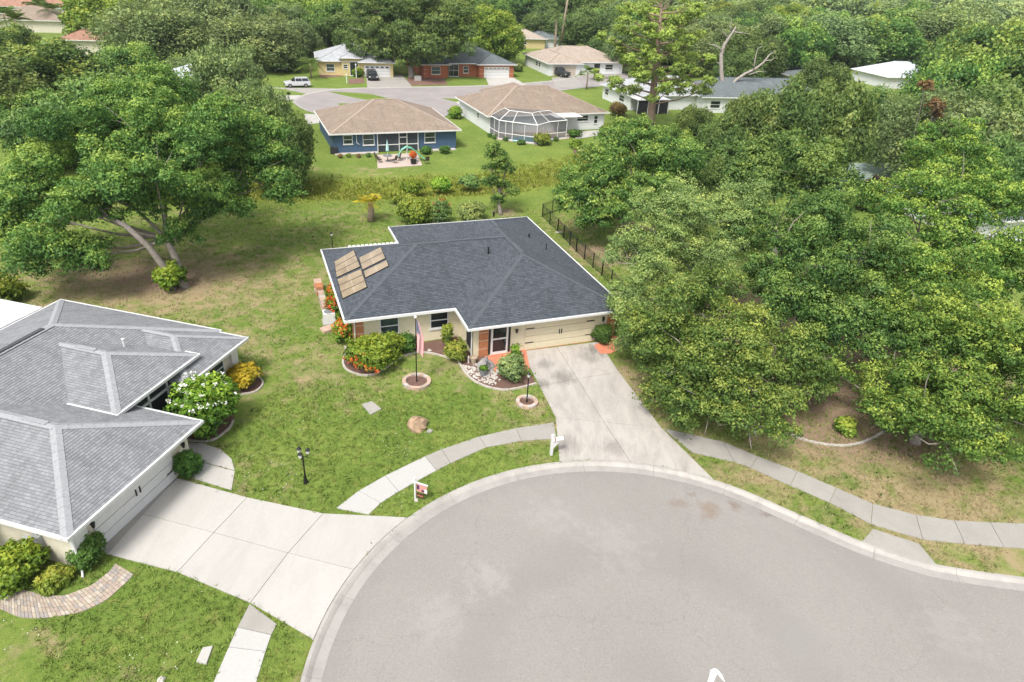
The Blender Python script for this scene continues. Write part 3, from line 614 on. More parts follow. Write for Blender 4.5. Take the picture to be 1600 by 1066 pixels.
def hip_roof(parent, rect, z, pitch, axis, mat, hips=(1, 1), fascia=(1, 1, 1, 1), ridge=None, course=.145, capw=.15, nm='roof', vents=True, fz=.14, cap=None, gut=WHITE):
    """rect (u0,u1,v0,v1) at the eaves; axis 'u'/'v' ridge direction; hips: hipped (1) or cut (0) at the low / high end"""
    u0, u1, v0, v1 = rect; A, B = (u0, u1), (v0, v1)
    if axis == 'v': A, B = B, A
    r = (B[0]+B[1])/2 if ridge is None else ridge; h = (min(B[1]-r, r-B[0]))*pitch; run = (B[1]-B[0])/2
    if ridge is not None: h = (B[1]-r)*pitch
    ra, rb = A[0]+(run if hips[0] else 0), A[1]-(run if hips[1] else 0)
    T = (lambda a, b, zz: (a, b, zz)) if axis == 'u' else (lambda a, b, zz: (b, a, zz))
    c = [T(A[0], B[0], z), T(A[1], B[0], z), T(A[1], B[1], z), T(A[0], B[1], z)]; p, q = T(ra, r, z+h), T(rb, r, z+h)
    mb = MB(); uvs = []
    slope(mb, uvs, [c[0], c[1], q, p], c[0], c[1], course); slope(mb, uvs, [c[2], c[3], p, q], c[2], c[3], course)
    if hips[0]: slope(mb, uvs, [c[3], c[0], p], c[3], c[0], course)
    if hips[1]: slope(mb, uvs, [c[1], c[2], q], c[1], c[2], course)
    ro = build_uv(mb, uvs, nm, mat, parent)
    cm = cap or CAPS.get(mat.name, mat); lines = [(p, q)] if ra < rb-.01 else []
    if hips[0]: lines += [(c[0], p), (c[3], p)]
    if hips[1]: lines += [(c[1], q), (c[2], q)]
    for a, b in lines:
        a, b = np.array(a), np.array(b); d = nrm(b-a); sd_ = nrm(np.cross(d, [0, 0, 1])); k = max(2, int(np.linalg.norm(b-a)/.5)); dz = -capw*pitch*.75; cp = MB()
        for i in range(k):
            s, e = a+(b-a)*i/k, a+(b-a)*(i+1)/k; L = .028
            cp.add([s-sd_*capw+[0, 0, dz+L+.012], s+[0, 0, L+.014], s+sd_*capw+[0, 0, dz+L+.012], e-sd_*capw+[0, 0, dz+L], e+[0, 0, L], e+sd_*capw+[0, 0, dz+L]], [(0, 1, 4, 3), (1, 2, 5, 4), (2, 1, 0)])
        cp.build('ridge_cap', cm, ro)
    # gutters and soffit
    fs = MB(); w_ = .11; E4 = [((u0-w_, v0-w_, z-fz), (u1+w_, v0, z+.015)), ((u1, v0, z-fz), (u1+w_, v1, z+.015)), ((u0-w_, v1, z-fz), (u1+w_, v1+w_, z+.015)), ((u0-w_, v0, z-fz), (u0, v1, z+.015))]
    if any(fascia):
        for on, (a, b) in zip(fascia, E4):
            if on: fs.box(a, b)
        fs.build('gutter', gut, ro)
    MB().box((u0+.02, v0+.02, z-fz+.03), (u1-.02, v1-.02, z-fz+.06)).build('soffit', WHITE, ro)
    return ro
def window(parent, u0, u1, z0, z1, plane, side, mat=GREENG, bars=1, nm='window', fr=.07, frm=None, vb=0):
    """side 'v-': face at v=plane looking to -v ; 'u+': face at u=plane looking to +u, etc. frame > pane, sill"""
    d = {'v-': lambda a, o, z: (a, plane-o, z), 'v+': lambda a, o, z: (a, plane+o, z), 'u+': lambda a, o, z: (plane+o, a, z), 'u-': lambda a, o, z: (plane-o, a, z)}[side]
    def bx(mb, a0, a1, z0, z1, o0, o1):
        p, q = d(a0, o0, z0), d(a1, o1, z1); mb.box(tuple(min(x, y) for x, y in zip(p, q)), tuple(max(x, y) for x, y in zip(p, q)))
    m = MB(); bx(m, u0, u0+fr, z0, z1, -.02, .06); bx(m, u1-fr, u1, z0, z1, -.02, .06); bx(m, u0+fr, u1-fr, z1-fr, z1, -.02, .06); bx(m, u0+fr, u1-fr, z0, z0+fr, -.02, .06)
    for k in range(bars): zz = z0+(z1-z0)*(k+1)/(bars+1); bx(m, u0+fr, u1-fr, zz-fr*.45, zz+fr*.45, -.02, .05)
    for k in range(vb): uu = u0+(u1-u0)*(k+1)/(vb+1); bx(m, uu-fr*.3, uu+fr*.3, z0+fr, z1-fr, -.02, .045)
    f = m.build(nm, frm or WHITE, parent)
    g = MB(); bx(g, u0+fr*.7, u1-fr*.7, z0+fr*.7, z1-fr*.7, -.015, .015); g.build('pane', mat, f)
    s = MB(); bx(s, u0-.06, u1+.06, z0-.09, z0-.002, -.02, .09); s.build('sill', frm or WHITE, f); return f
def quoins(parent, a, b, n, z0, z1, ma=TERRA, jm=JOINTC):
    """corner pier of stacked blocks: joints a core, each block its own piece"""
    core = MB().box((a[0]+.02, a[1]+.02, z0), (b[0]-.02, b[1]-.02, z1)).build('pier', jm, parent); h = (z1-z0)/n
    for i in range(n): MB().box((a[0], a[1], z0+i*h+.035), (b[0], b[1], z0+(i+1)*h-.035)).build('block', ma, core)
def lantern(parent, p, n=(0, -1)):
    q = (p[0]+n[0]*.16, p[1]+n[1]*.16, p[2]); m = MB(); m.tube([p, (q[0], q[1], q[2]+.16)], .025, 5); m.lathe([(.02, .2), (.11, .13), (.10, .10), (.065, -.1), (.03, -.16)], 8, q); m.build('wall_lantern', BLACK, parent)
def garage_door(parent, a0, a1, h, plane, side, mat, panels=4):
    d = {'v-': lambda a, o, z: (a, plane-o, z), 'u+': lambda a, o, z: (plane+o, a, z)}[side]
    def bx(mb, a, b, z0, z1, o0, o1): p, q = d(a, o0, z0), d(b, o1, z1); mb.box(tuple(min(x, y) for x, y in zip(p, q)), tuple(max(x, y) for x, y in zip(p, q)))
    m = MB(); bx(m, a0, a1, .02, h, -.05, .0); g = m.build('garage_door', PANELL if mat is DOORC else GREYPOT, parent)
    for i in range(panels): m = MB(); bx(m, a0+.01, a1-.01, .03+i*h/panels, (i+1)*h/panels-.012, 0, .035); m.build('door_panel', mat, g)
    return g, bx
def walls(parent, pts, z, mat, nm='wall'): return MB().prism(pts, 0, z).build(nm, mat, parent)
def vent(parent, p, r=.06, h=.35, mat=BLACK): MB().lathe([(r, -.15), (r, h), (r*1.5, h), (r*1.5, h+.06)], 8, p).build('vent_pipe', mat, parent)

# ---- the main house (cream walls, slate roof)
AM = 0.3796; FM = Frame((-10.83, 39.54), AM)
HM = thing('house', 'cream house with dark slate hip roof and solar panels at the cul de sac', 'house', (*FM.o, 0), AM)
walls(HM, [(.6, .6), (7.95, .6), (7.95, -2.4), (18.4, -2.4), (18.4, 15.6), (6.8, 15.6), (6.8, 11.8), (.6, 11.8)], 2.5, CREAM)
P = .41
ra = hip_roof(HM, (0, 13.1, 0, 12.4), 2.6, .384, 'u', SH_SLATE, (1, 0), (0, 0, 1, 1)); 
rb = hip_roof(HM, (7.4, 18.9, -3.1, 6.2), 2.6, P, 'v', SH_SLATE, (1, 0), (1, 1, 0, 0), ridge=13.15)
rc = hip_roof(HM, (6.15, 18.9, 6.2, 16.3), 2.6, P, 'v', SH_SLATE, (0, 1), (0, 1, 1, 0), ridge=13.15)
for a_, b_ in (((-.11, -.11, 2.44), (7.29, 0, 2.615)), ((7.29, -3.1, 2.44), (7.4, 0, 2.615)), ((6.04, 12.51, 2.44), (6.15, 16.3, 2.615))): MB().box(a_, b_).build('gutter', WHITE, HM)
for (u0, v0, u1, v1) in ((13.0, 2.9, 13.3, 4.9), (13.0, 8.3, 13.3, 9.9)): MB().box((u0-.02, v0, 4.86), (u1+.02, v1, 5.0+.02)).build('ridge_vent', CAP_SLATE, HM)
MB().box((8.6, 6.07, 4.86), (11.8, 6.33, 5.02)).build('ridge_vent', CAP_SLATE, HM)
quoins(HM, (.55, .52), (1.2, 1.0), 4, 0, 2.44); quoins(HM, (8.33, -2.5), (8.95, -2.3), 4, 0, 2.44); quoins(HM, (17.85, -2.5), (18.45, -2.3), 4, 0, 2.44)
window(HM, 2.3, 3.6, .85, 2.2, .6, 'v-'); window(HM, 5.75, 7.05, .9, 2.15, .6, 'v-', DARKG)
MB().box((2.2, .52, 2.22), (3.7, .6, 2.4)).build('lintel', plain('taupe_trim', (.5, .46, .42), .8), HM)
MB().box((7.92, -2.2, .35), (7.96, -.9, 2.1)).build('side_screen', SHUTTER, HM)
# screen door with white frame between charcoal shutters
MB().box((9.0, -2.44, .08), (9.14, -2.4, 2.3)).build('shutter', SHUTTER, HM); MB().box((10.42, -2.44, .08), (10.56, -2.4, 2.3)).build('shutter', SHUTTER, HM)
dr = window(HM, 9.18, 10.38, .08, 2.3, -2.4, 'v-', DARKG, 1, 'screen_door', .12)
MB().box((10.1, -2.52, 1.0), (10.2, -2.46, 1.08)).build('handle', CHROME, dr)
gd, bx = garage_door(HM, 11.6, 16.9, 2.15, -2.42, 'v-', DOORC)
for u in (11.65, 16.2):
    for z in (.55, 1.65): m = MB(); bx(m, u, u+.62, z, z+.07, .036, .05); m.build('strap_hinge', BLACK, gd)
for u in (14.13, 14.3): m = MB(); bx(m, u, u+.06, 1.0, 1.35, .036, .08); m.build('handle', BLACK, gd)
MB().box((11.5, -2.5, 0), (17.0, -2.41, .03)).build('door_sill', TERRA, HM)
lantern(HM, (10.95, -2.4, 1.65)); lantern(HM, (17.45, -2.4, 1.7))
MB().tube([(.62, .45, 2.5), (.62, .45, .1)], .045, 6).build('downpipe', WHITE, HM); MB().tube([(7.8, -2.45, 2.5), (7.8, -2.45, .1)], .04, 6).build('downpipe', WHITE, HM)
vent(HM, (11.2, 4.6, 4.5)); vent(HM, (14.2, 12.2, 4.55), .08, .2); vent(HM, (16.0, 8.5, 3.8), .07, .25); vent(HM, (16.6, 6.3, 3.55), .04, .4)
# solar panels on the left hip
P = .384; hip_n = np.array([-math.sin(math.atan(P)), 0, math.cos(math.atan(P))])
def on_left_slope(px, py, lift=.09):
    d = ray(px, py); O = np.array([0, 0, H]); dl = np.array([d[:2]@FM.U, d[:2]@FM.V, d[2]]); ol = np.array([*FM.l(O[:2]), H]); p0 = np.array([0, 0, 2.6])+hip_n*lift
    t = ((p0-ol)@hip_n)/(dl@hip_n); return ol+dl*t
for quad, rows in (([(526.6, 436.6), (564.3, 420.2), (573.9, 448.4), (535, 467)], 3), ([(522, 409), (553, 390.4), (563.2, 416.3), (525.5, 433.8)], 3), ([(560.4, 402.8), (595.3, 385.9), (602.6, 403.4), (566, 421.9)], 2), ([(567.7, 424.2), (604.3, 406.2), (607.7, 415.2), (570.5, 434.3)], 1)):
    a, b, c, d = [on_left_slope(*q) for q in quad]
    for i in range(rows):
        f0, f1 = i/rows+.006, (i+1)/rows-.006; q = [a+(d-a)*f0, b+(c-b)*f0, b+(c-b)*f1, a+(d-a)*f1]
        def pl(q, l0, l1, nm, m, par): return MB().add([p+hip_n*l0 for p in q]+[p+hip_n*l1 for p in q], [(0, 1, 2, 3), (7, 6, 5, 4), (0, 1, 5, 4), (1, 2, 6, 5), (2, 3, 7, 6), (3, 0, 4, 7)]).build(nm, m, par)
        pn = pl(q, -.06, 0, 'solar_panel', PANELF, HM)
        ce = sum(q)/4; q2 = [ce+(p-ce)*.955 for p in q]; pl(q2, .001, .006, 'cell_face', PANELT, pn)
        m1, m2 = (q2[0]+q2[1])/2, (q2[3]+q2[2])/2; e = nrm(q2[1]-q2[0])*.025; pl([m1-e, m1+e, m2+e, m2-e], .007, .010, 'centre_bar', PANELL, pn)
lr = MB()
for i in range(12): lr.box((2.1+i*.34, 12.55, 2.44), (2.33+i*.34, 12.85, 2.6))
lr.box((2.0, 12.5, 2.42), (6.1, 12.9, 2.455)); lr.build('rear_awning', WHITE, HM)
slab(struct_root('porch_floor'), [(757, 557), (785, 550), (822, 546), (828, 575), (800, 585), (775, 580), (762, 570)], ORANGE, .06)
slab(struct_root('side_step'), [(928, 540), (955, 524), (970, 526), (974, 543), (955, 552), (938, 553)], ORANGE, .05)

# ---- the left neighbour (pale grey shingles)
AL = 1.335-math.pi/2; FL = Frame((-17.316, 19.956), AL)
HL = thing('house', 'pale house with layered light grey roofs and white garage at the left', 'house', (*FL.o, 0), AL); PL = .385
walls(HL, [(-.75, .6), (-.75, 7.75), (-4.4, 7.75), (-4.4, 13), (-3.4, 13), (-3.4, 15.95), (-16, 15.95), (-16, -5), (-6, -5), (-6, .6)], 2.5, CREAM2)
hip_roof(HL, (-16.6, -4.8, -8, 16.7), 2.6, PL, 'v', SH_GREY, (0, 1), (0, 1, 1, 1), capw=.22)
hip_roof(HL, (-9.2, 0, 0, 8.33), 2.6, PL, 'u', SH_GREY, (0, 1), (1, 1, 1, 0), capw=.24)
hip_roof(HL, (-8.2, -2.77, 10.95, 16.46), 2.6, PL, 'u', SH_GREY, (0, 1), (0, 1, 1, 0), capw=.18)
MB().box((-9, 7.2, 2.55), (-4.0, 12.65, 3.06)).build('entry_wall', CREAM2, HL)
hip_roof(HL, (-9.6, -3.5, 6.85, 13.0), 3.2, PL, 'u', SH_GREY, (0, 1), (1, 1, 1, 0), capw=.22)
for (a, b) in (((-5.9, 4.05, 4.1), (-4.6, 4.3, 4.27)), ((-8.4, 9.8, 4.28), (-7.2, 10.05, 4.45))): MB().box(a, b).build('ridge_vent', CAP_GREY, HL)
MB().box((-10.82, 4.5, 4.83), (-10.58, 10.2, 4.94)).build('ridge_vent', plain('dark_vent', (.08, .085, .09), .8), HL)
vent(HL, (-7.0, 11.6, 3.9), .06, .3, WHITE)
MB().box((-.77, .55, 0), (-.55, 1.3, 2.44)).build('corner_pier', WHITE, HL); MB().box((-.77, 7.2, 0), (-.55, 7.8, 2.44)).build('corner_pier', CREAM2, HL); MB().box((-3.42, 15.4, 0), (-3.22, 16.0, 2.44)).build('corner_pier', WHITE, HL)
gd, bx = garage_door(HL, 1.75, 6.75, 2.2, -.74, 'u+', WHITE)
for v in (4.2, 4.45): m = MB(); bx(m, v, v+.06, 1.0, 1.35, .036, .08); m.build('handle', BLACK, gd)
for v, z in ((6.2, .6), (6.2, 1.7)): m = MB(); bx(m, v, v+.5, z, z+.06, .036, .05); m.build('strap_hinge', BLACK, gd)
lantern(HL, (-.55, 1.5, 1.75), (1, 0)); lantern(HL, (-.55, 7.3, 1.75), (1, 0))
window(HL, 13.4, 14.8, .7, 2.2, -3.4, 'u+', GREENG, 1); window(HL, -4, -2, .8, 2.1, -6, 'u+')
# screened entry
se = MB()
for v in (7.9, 9.3, 10.7, 12.1, 12.9): se.box((-3.95, v-.05, 0), (-3.83, v+.05, 2.9))
se.box((-3.95, 7.9, 2.2), (-3.83, 12.9, 2.32)).box((-3.95, 7.9, .0), (-3.83, 12.9, .1)).box((-3.95, 7.9, 2.85), (-3.83, 12.9, 3.0)); e1 = se.build('entry_frame', WHITE, HL)
MB().box((-3.93, 7.95, .1), (-3.9, 12.85, 2.85)).build('entry_screen', SHUTTER, e1)
for z, v in ((1.5, 0), (1.2, .35), (1.7, .7)): pass
ub = MB().box((-2.6, .3, .8), (-2.2, .6, 1.5)).box((-3.2, .42, .7), (-2.9, .6, 1.2)); ub.build('meter_box', plain('meter_grey', (.45, .46, .47), .5), HL); MB().tube([(-2.4, .5, 2.4), (-2.4, .5, 0)], .03, 5).build('conduit', WHITE, HL)
dp = MB().tube([(-.5, .5, 2.5), (-.5, .5, .15), (-.2, .2, .06)], .05, 6); dp.build('downpipe', WHITE, HL)
# white panel-roofed lanai and dark pool screen behind it
lan = thing('lanai', 'white aluminium panel lanai roof behind the grey roofed house at the left', 'lanai', (*FL.w(-18.5, 8), 0), AL)
for i in range(9): MB().box((-2.0+.012, -7+i*1.6+.01, 2.62), (1.8, -7+(i+1)*1.6-.01, 2.68+.02*(i % 2))).build('roof_panel', WHITE, lan)
for v in (-6.8, 0, 7.2): MB().box((-2, v-.05, 0), (-1.9, v+.05, 2.6)).build('post', WHITE, lan)
sc = thing('pool_screen', 'dark mesh pool screen enclosure beside the white lanai roof', 'screen enclosure', (*FL.w(-23.8, 6.0), 0), AL)
MB().box((-3, -4, .1), (3, 4, 2.5)).build('screen_wall', SCREEN, sc); MB().box((-3.05, -4.05, 2.5), (3.05, 4.05, 2.58)).build('screen_roof', plain('dark_screen_roof', (.05, .065, .085), .6), sc)
fm = MB()
for v in (-4, -1.3, 1.3, 4): fm.box((-3.08, v-.04, 0), (-3.0, v+.04, 2.6)).box((3.0, v-.04, 0), (3.08, v+.04, 2.6))
fm.build('frame', WHITE, sc)

# ---- houses across the water ditch and beyond
def far_house(label, fl_, fr_, D, wall, roof, z=2.6, pitch=.39, wins=(), extra=None, axis='u', course=.3, cap=None, name='house', ang=None, W=None, cat='house'):
    a, b = G(*fl_, z), (G(*fr_, z) if fr_ else None); an = ang if ang is not None else math.atan2(*(b-a)[::-1]); Wd = W or np.linalg.norm(b-a)
    h = thing(name, label, cat, (*a, 0), an); fr_ = Frame(a, an)
    MB().prism([(.5, .5), (Wd-.5, .5), (Wd-.5, D-.5), (.5, D-.5)], 0, z-.1).build('wall', wall, h)
    hip_roof(h, (0, Wd, 0, D), z, pitch, axis, roof, course=course, cap=cap)
    for (u0, u1, z0, z1, side, m) in wins:
        pl = {'v-': .5, 'u-': .5, 'u+': Wd-.5}[side]; window(h, u0, u1, z0, z1, pl, side, m, 1)
    return h, fr_, Wd
HB, FB, WB = far_house('dark blue house with tan shingle roof, white windows and screened porch facing the ditch', (515, 210), (720, 203), 14.4, BLUEW, SH_TAN,
    wins=[(1.7, 2.9, 1.15, 2.3, 'v-', GREENG), (4.2, 5.7, .95, 2.35, 'v-', GREENG), (12.4, 13.9, .95, 2.35, 'v-', GREENG)])
pr = MB()
for u in (6.1, 8.95, 10.0, 11.5): pr.box((u-.05, .36, 0), (u+.05, .46, 2.45))
pr.box((6.1, .37, .85), (8.95, .45, .95)).box((10, .37, .85), (11.5, .45, .95)).box((8.95, .37, 1.75), (10, .45, 1.87)).box((8.95, .37, .9), (10, .45, 1.0)); p1 = pr.build('porch_frame', WHITE, HB)
MB().box((6.15, .44, .05), (11.45, .49, 2.4)).build('porch_screen', plain('porch_dark', (.05, .06, .075), .5, .4, 1), p1)
MB().tube([(3.4, .4, 2.4), (3.4, .4, 1.3), (3.7, .35, 1.1)], .05, 5).build('downpipe', WHITE, HB)
for u0, u1 in ((.5, 6.05), (11.55, 16.6)): MB().box((u0, -.35, .0), (u1, .5, .09)).build('rock_strip', STONEW, HB)
slab(struct_root('patio'), [(588, 242), (652, 239), (660, 258), (590, 263)], concrete('patio_pink', (.56, .46, .40), .3, (.4, .33, .3)), .06)

HW, FW, WW = far_house('white house with tan hip roof and screened swimming pool beside the lawn', (762, 182), (952, 176), 15, WWALL, SH_TAN, wins=[(15, 17, 1.3, 2.2, 'v-', DARKG), (18.0, 18.7, .9, 2.1, 'v-', DARKG), (5, 5.8, 1.2, 2.0, 'u-', DARKG)])
hip_roof(HW, (5.5, 14.5, 3.5, 19), 2.95, .42, 'v', SH_TAN, (1, 1), (0, 0, 0, 0), course=.3)
lw = MB()
for i in range(5): lw.box((9.9+i*.9, -2.6, 2.62), (10.78+i*.9, .3, 2.7))
lw.build('patio_roof', WHITE, HW)
PCG = GP([(760, 209), (779, 217), (800, 220), (838, 225), (856, 219), (884, 216)])
cage = thing('pool_cage', 'white framed mesh pool cage attached to the white house', 'pool cage', (*FW.o, 0), FW.a)
pl_ = [FW.l(p) for p in PCG]; pl_[0] = np.array([.6, pl_[0][1]]); base = pl_+[np.array([13.5, .3]), np.array([pl_[0][0], .3])]
ctr = np.mean(pl_, 0)+[0, 1.2]; tops = [p+(ctr-p)*.42 for p in pl_]
fb = MB(); scm = MB(); roofm = MB()
for i, p in enumerate(pl_):
    fb.tube([(*p, 0), (*p, 2.6)], .06, 4); fb.tube([(*p, 2.6), (*tops[i], 3.9)], .06, 4)
    if i:
        q = pl_[i-1]
        for z in (.08, .9, 2.6): fb.tube([(*q, z), (*p, z)], .05 if z < 2 else .08, 4)
        for k in (.5,): m_ = q+(p-q)*k; fb.tube([(*m_, 0), (*m_, 2.6)], .045, 4)
        fb.tube([(*tops[i-1], 3.9), (*tops[i], 3.9)], .06, 4)
        scm.add([(*q, .1), (*p, .1), (*p, 2.6), (*q, 2.6)], [(0, 1, 2, 3)]); roofm.add([(*q, 2.6), (*p, 2.6), (*tops[i], 3.9), (*tops[i-1], 3.9)], [(0, 1, 2, 3)])
roofm.add([(*t, 3.9) for t in tops], [tuple(range(len(tops)))])
fb.build('cage_frame', WHITE, cage); scm.build('wall_screen', SCREENL, cage); roofm.build('roof_screen', SCREENL, cage)
dk = [FW.w(*p) for p in base]; HARD.append(dk)
structure(MB().prism(inset(dk, -.5), -.05, .06).build('pool_deck', concrete('deck_tan', (.5, .42, .34), .3, (.4, .34, .28))))
structure(MB().prism([FW.w(*p) for p in ((2.2, -5.0), (5.2, -6.4), (8.4, -5.2), (8.4, -2.6), (5, -2.4), (2.2, -2.8))], .05, .085).build('pool_water', POOL))
structure(MB().sheet(GP([(892, 207), (945, 203), (962, 203), (940, 211), (900, 218)]), .03).build('side_patio', CON_WHITE))

HY, FY, WY = far_house('yellow house with pale grey roof and arched window across the far cul de sac', (493, 95), (612, 97), 13, YELW, SH_PALE, 2.8, .4, ang=.29, W=15.4, wins=[(2.0, 3.6, .8, 2.2, 'v-', GREENG)])
for (rc_, z) in (((8.3, 15.6, -1.4, 8), 2.85), ((4.6, 9.2, -.5, 8), 3.5)):
    MB().prism([(rc_[0]+.4, rc_[2]+.5), (rc_[1]-.4, rc_[2]+.5), (rc_[1]-.4, 5), (rc_[0]+.4, 5)], 0, z-.1).build('wall', YELW, HY); hip_roof(HY, rc_, z, .36, 'v', SH_PALE, (1, 0), (1, 1, 0, 1), course=.3)
g, _ = garage_door(HY, 9.4, 14.6, 2.2, -.9, 'v-', WHITE); window(HY, 6.6, 8.3, .1, 2.7, .0, 'v-', DARKG, 0, 'entry_screen'); window(HY, 5.3, 6.2, 1.4, 2.2, .0, 'v-', DARKG, 1)
for i in range(5): MB().box((9.7+i*1.0, -.95, 1.75), (10.3+i*1.0, -.93, 2.0)).build('door_light', DARKG, g)

HR, FR, WR = far_house('red brick house with grey green roof behind the big shade tree on the far street', (655, 99), (806, 97), 15.5, BRICKW, SH_GREEN, 2.7, .4, ang=.38, W=21, wins=[(2.6, 4.4, .7, 2.1, 'v-', GREENG), (9.6, 10.8, .7, 2.1, 'v-', GREENG)])
MB().prism([(12.6, -1.2), (20.4, -1.2), (20.4, 5), (12.6, 5)], 0, 2.55).build('wall', BRICKW, HR); hip_roof(HR, (12.1, 20.9, -1.7, 8), 2.72, .38, 'v', SH_GREEN, (1, 0), (1, 1, 0, 1), course=.3)
MB().prism([(.6, -1.0), (5.8, -1.0), (5.8, 3), (.6, 3)], 0, 2.5).build('wall', BRICKW, HR); hip_roof(HR, (.1, 6.3, -1.5, 7), 2.66, .36, 'v', SH_GREEN, (1, 0), (1, 1, 0, 1), course=.3)
window(HR, 2.3, 4.2, .7, 2.2, -1.0, 'v-', GREENG, 1); window(HR, 6.4, 8.6, .05, 2.5, .4, 'v-', DARKG, 1, 'entry_screen', vb=1)
g, _ = garage_door(HR, 13.7, 19.4, 2.2, -1.2, 'v-', WHITE)
for i in range(6): MB().box((13.95+i*.93, -1.25, 1.75), (14.5+i*.93, -1.23, 2.0)).build('door_light', TANPOT, g)
for u in (.62, 12.65, 19.5): quoins(HR, (u, -1.3), (u+.85, -1.05), 3, 0, 2.5, BRICKW, JOINTC)

HG, FG, WG = far_house('beige roofed white house with a pickup in front of its garage', (850, 97), (955, 86), 14, WWALL, SH_BGE, 2.6, .38, ang=.36, W=20.5, wins=[(5, 6, 1, 2, 'u-', DARKG), (15.5, 17.5, .9, 2.1, 'v-', DARKG), (12.6, 14.2, .1, 2.3, 'v-', DARKG)])
MB().prism([(.4, -2.2), (8, -2.2), (8, 4), (.4, 4)], 0, 2.5).build('wall', WWALL, HG); hip_roof(HG, (-.05, 8.5, -2.7, 8), 2.62, .38, 'v', SH_BGE, (1, 0), (1, 1, 0, 1), course=.3)
garage_door(HG, 1.4, 6.9, 2.2, -2.2, 'v-', plain('beige_door', (.6, .52, .42), .6)); window(HG, 3, 4, 1, 2, .4, 'u-', DARKG)

MET = plain('white_metal_roof', (.66, .70, .74), .4, .05, 1); MET.name = 'white_metal_roof'
def mroof(label, fl_, fr_, D, wall, roof, **k): return far_house(label, fl_, fr_, D, wall, roof, **k)
HE, FE, WE = mroof('white house with pale metal roof behind the tall pine', (985, 150), (1105, 128), 12.5, WWALL, SH_PALE, ang=.36, W=19, wins=[(3, 5, .9, 2, 'u-', DARKG), (9.5, 11, .9, 2, 'u-', DARKG), (6, 8, .3, 2.2, 'v-', DARKG)])
MB().box((0, -3, 2.35), (6.5, .3, 2.45)).build('porch_roof', WHITE, HE); 
for u in (.1, 2.2, 4.3, 6.3): MB().box((u-.06, -2.95, 0), (u+.06, -2.83, 2.35)).build('porch_post', WHITE, HE)
MB().box((.2, -2.8, .1), (6.2, -2.76, 2.3)).build('porch_screen', SHUTTER, HE)
mroof('grey hip roofed house behind the bare dead tree', (1098, 152), (1290, 150), 13, WWALL, SH_GREEN, z=2.8, ang=.25, W=27, wins=[(2, 4, .8, 2.1, 'v-', DARKG), (7, 9, .8, 2.1, 'v-', DARKG)])
mroof('white roofed house among the oaks at the right', (1388, 121), (1502, 115), 13, WWALL, MET, ang=.30, W=17, pitch=.42, course=None)
mroof('dark grey roofed house half hidden left of the white roof among the oaks', (1262, 126), (1310, 124), 12, WWALL, SH_GREEN, ang=.3, W=9, course=None)
mroof('long low beige house beyond the white roof at the upper right', (1408, 84), (1520, 80), 12, CREAM2, SH_GREEN, ang=.2, W=26, course=None, wins=[(4, 6, .8, 2, 'v-', DARKG), (16, 18, .8, 2, 'v-', DARKG)])
mroof('small dark roofed house at the far upper right edge', (1580, 35), (1610, 33), 14, WWALL, SH_SLATE, ang=.2, W=18, course=None)
mroof('grey roofed house at the right edge beside the pond', (1535, 348), (1640, 346), 11, WWALL, SH_GREEN, ang=.3, W=13)
mroof('white roofed house hidden behind the crown of the big left oak', (238, 132), (305, 130), 13, WWALL, MET, ang=.3, W=14, course=None)
mroof('small yellow house on the far lawn behind the lime green tree', (797, 60), (826, 58), 10, YELW, SH_BGE, ang=.3, W=11, course=None, wins=[(3, 5, 1, 2, 'v-', DARKG)])
mroof('grey roofed house beside the sabal palm on the far lawn', (835, 60), (872, 62), 11, WWALL, SH_GREEN, ang=.3, W=13, course=None)
mroof('house with large brown tile roof behind the trees at the upper left', (86, 62), (140, 70), 15, CREAM2, SH_TILE, z=3, ang=.28, W=17, course=.4)
mroof('pink tile roofed house in the top left corner', (-30, 9), (36, 8), 16, WWALL, SH_TILE, z=3.2, ang=.3, W=26, course=None)
mroof('brown roofed house below the pink roof in the top left corner', (-20, 30), (46, 30), 14, CREAM2, SH_TAN, z=2.8, ang=.3, W=17, course=None)
mroof('orange walled house with tile roof beyond the palms at the upper left', (92, 7), (160, 5), 14, plain('orange_stucco', (.62, .30, .16), .8), SH_TILE, z=3.2, ang=.3, W=20, course=None, wins=[(3, 5, 1, 2.4, 'v-', WHITE), (11, 13, 1, 2.4, 'v-', WHITE)])

# ================================================================== TREES
def puffs(lobes, r, n=10, k=.46, shrink=.94):
    out_ = []
    for l in [(*q[:3], *(np.array(q[3:])*shrink)) for q in lobes]:
        l = np.array(l); out_.append((*l[:3], *(l[3:]*.38)))
        for i in range(n):
            z = 1-1.65*(i+.5)/n; a = i*2.399+r.uniform(-.5, .5); q = math.sqrt(1-z*z); d = np.array([q*math.cos(a), q*math.sin(a), z]); f = k*r.uniform(.55, 1.25)
            if r.random() < .16: continue
            out_.append((*(l[:3]+d*l[3:]*r.uniform(.66, 1.06)), *(l[3:4].repeat(2)*f), l[3]*f*.85))
    return out_
def tree(name, label, cat, base, lobes, kind, trunk=.3, clump=.75, per=26, dens=1., leaf=.17, seed=1, bk=None, group=None, fork=.35, tip_light_k=1., up=.2, inner=.12, twigs=4, sub=10, shrink=.94):
    r = np.random.default_rng(seed); t = thing(name, label, cat, (base[0], base[1], 0), 0, group)
    o = np.array([base[0], base[1], 0, 0, 0, 0]); Lc = [np.array(l)-o for l in lobes]
    limbs((0, 0, 0), Lc, r, trunk, fork=fork, twigs=twigs).build('trunk', bk or BARK, t, True)
    V, ti = foliage(puffs(Lc, r, sub, .46, shrink) if sub else Lc, r, clump, per, dens, leaf, tip_light_k, up, inner); link('crown', quads_mesh('crown', V, ti, LEAF[kind]), None, t); return t
def lobe(px, py, Y, r, fz=.8): p = at(px, py, Y); return (p[0], p[1], p[2], r, r, r*fz)
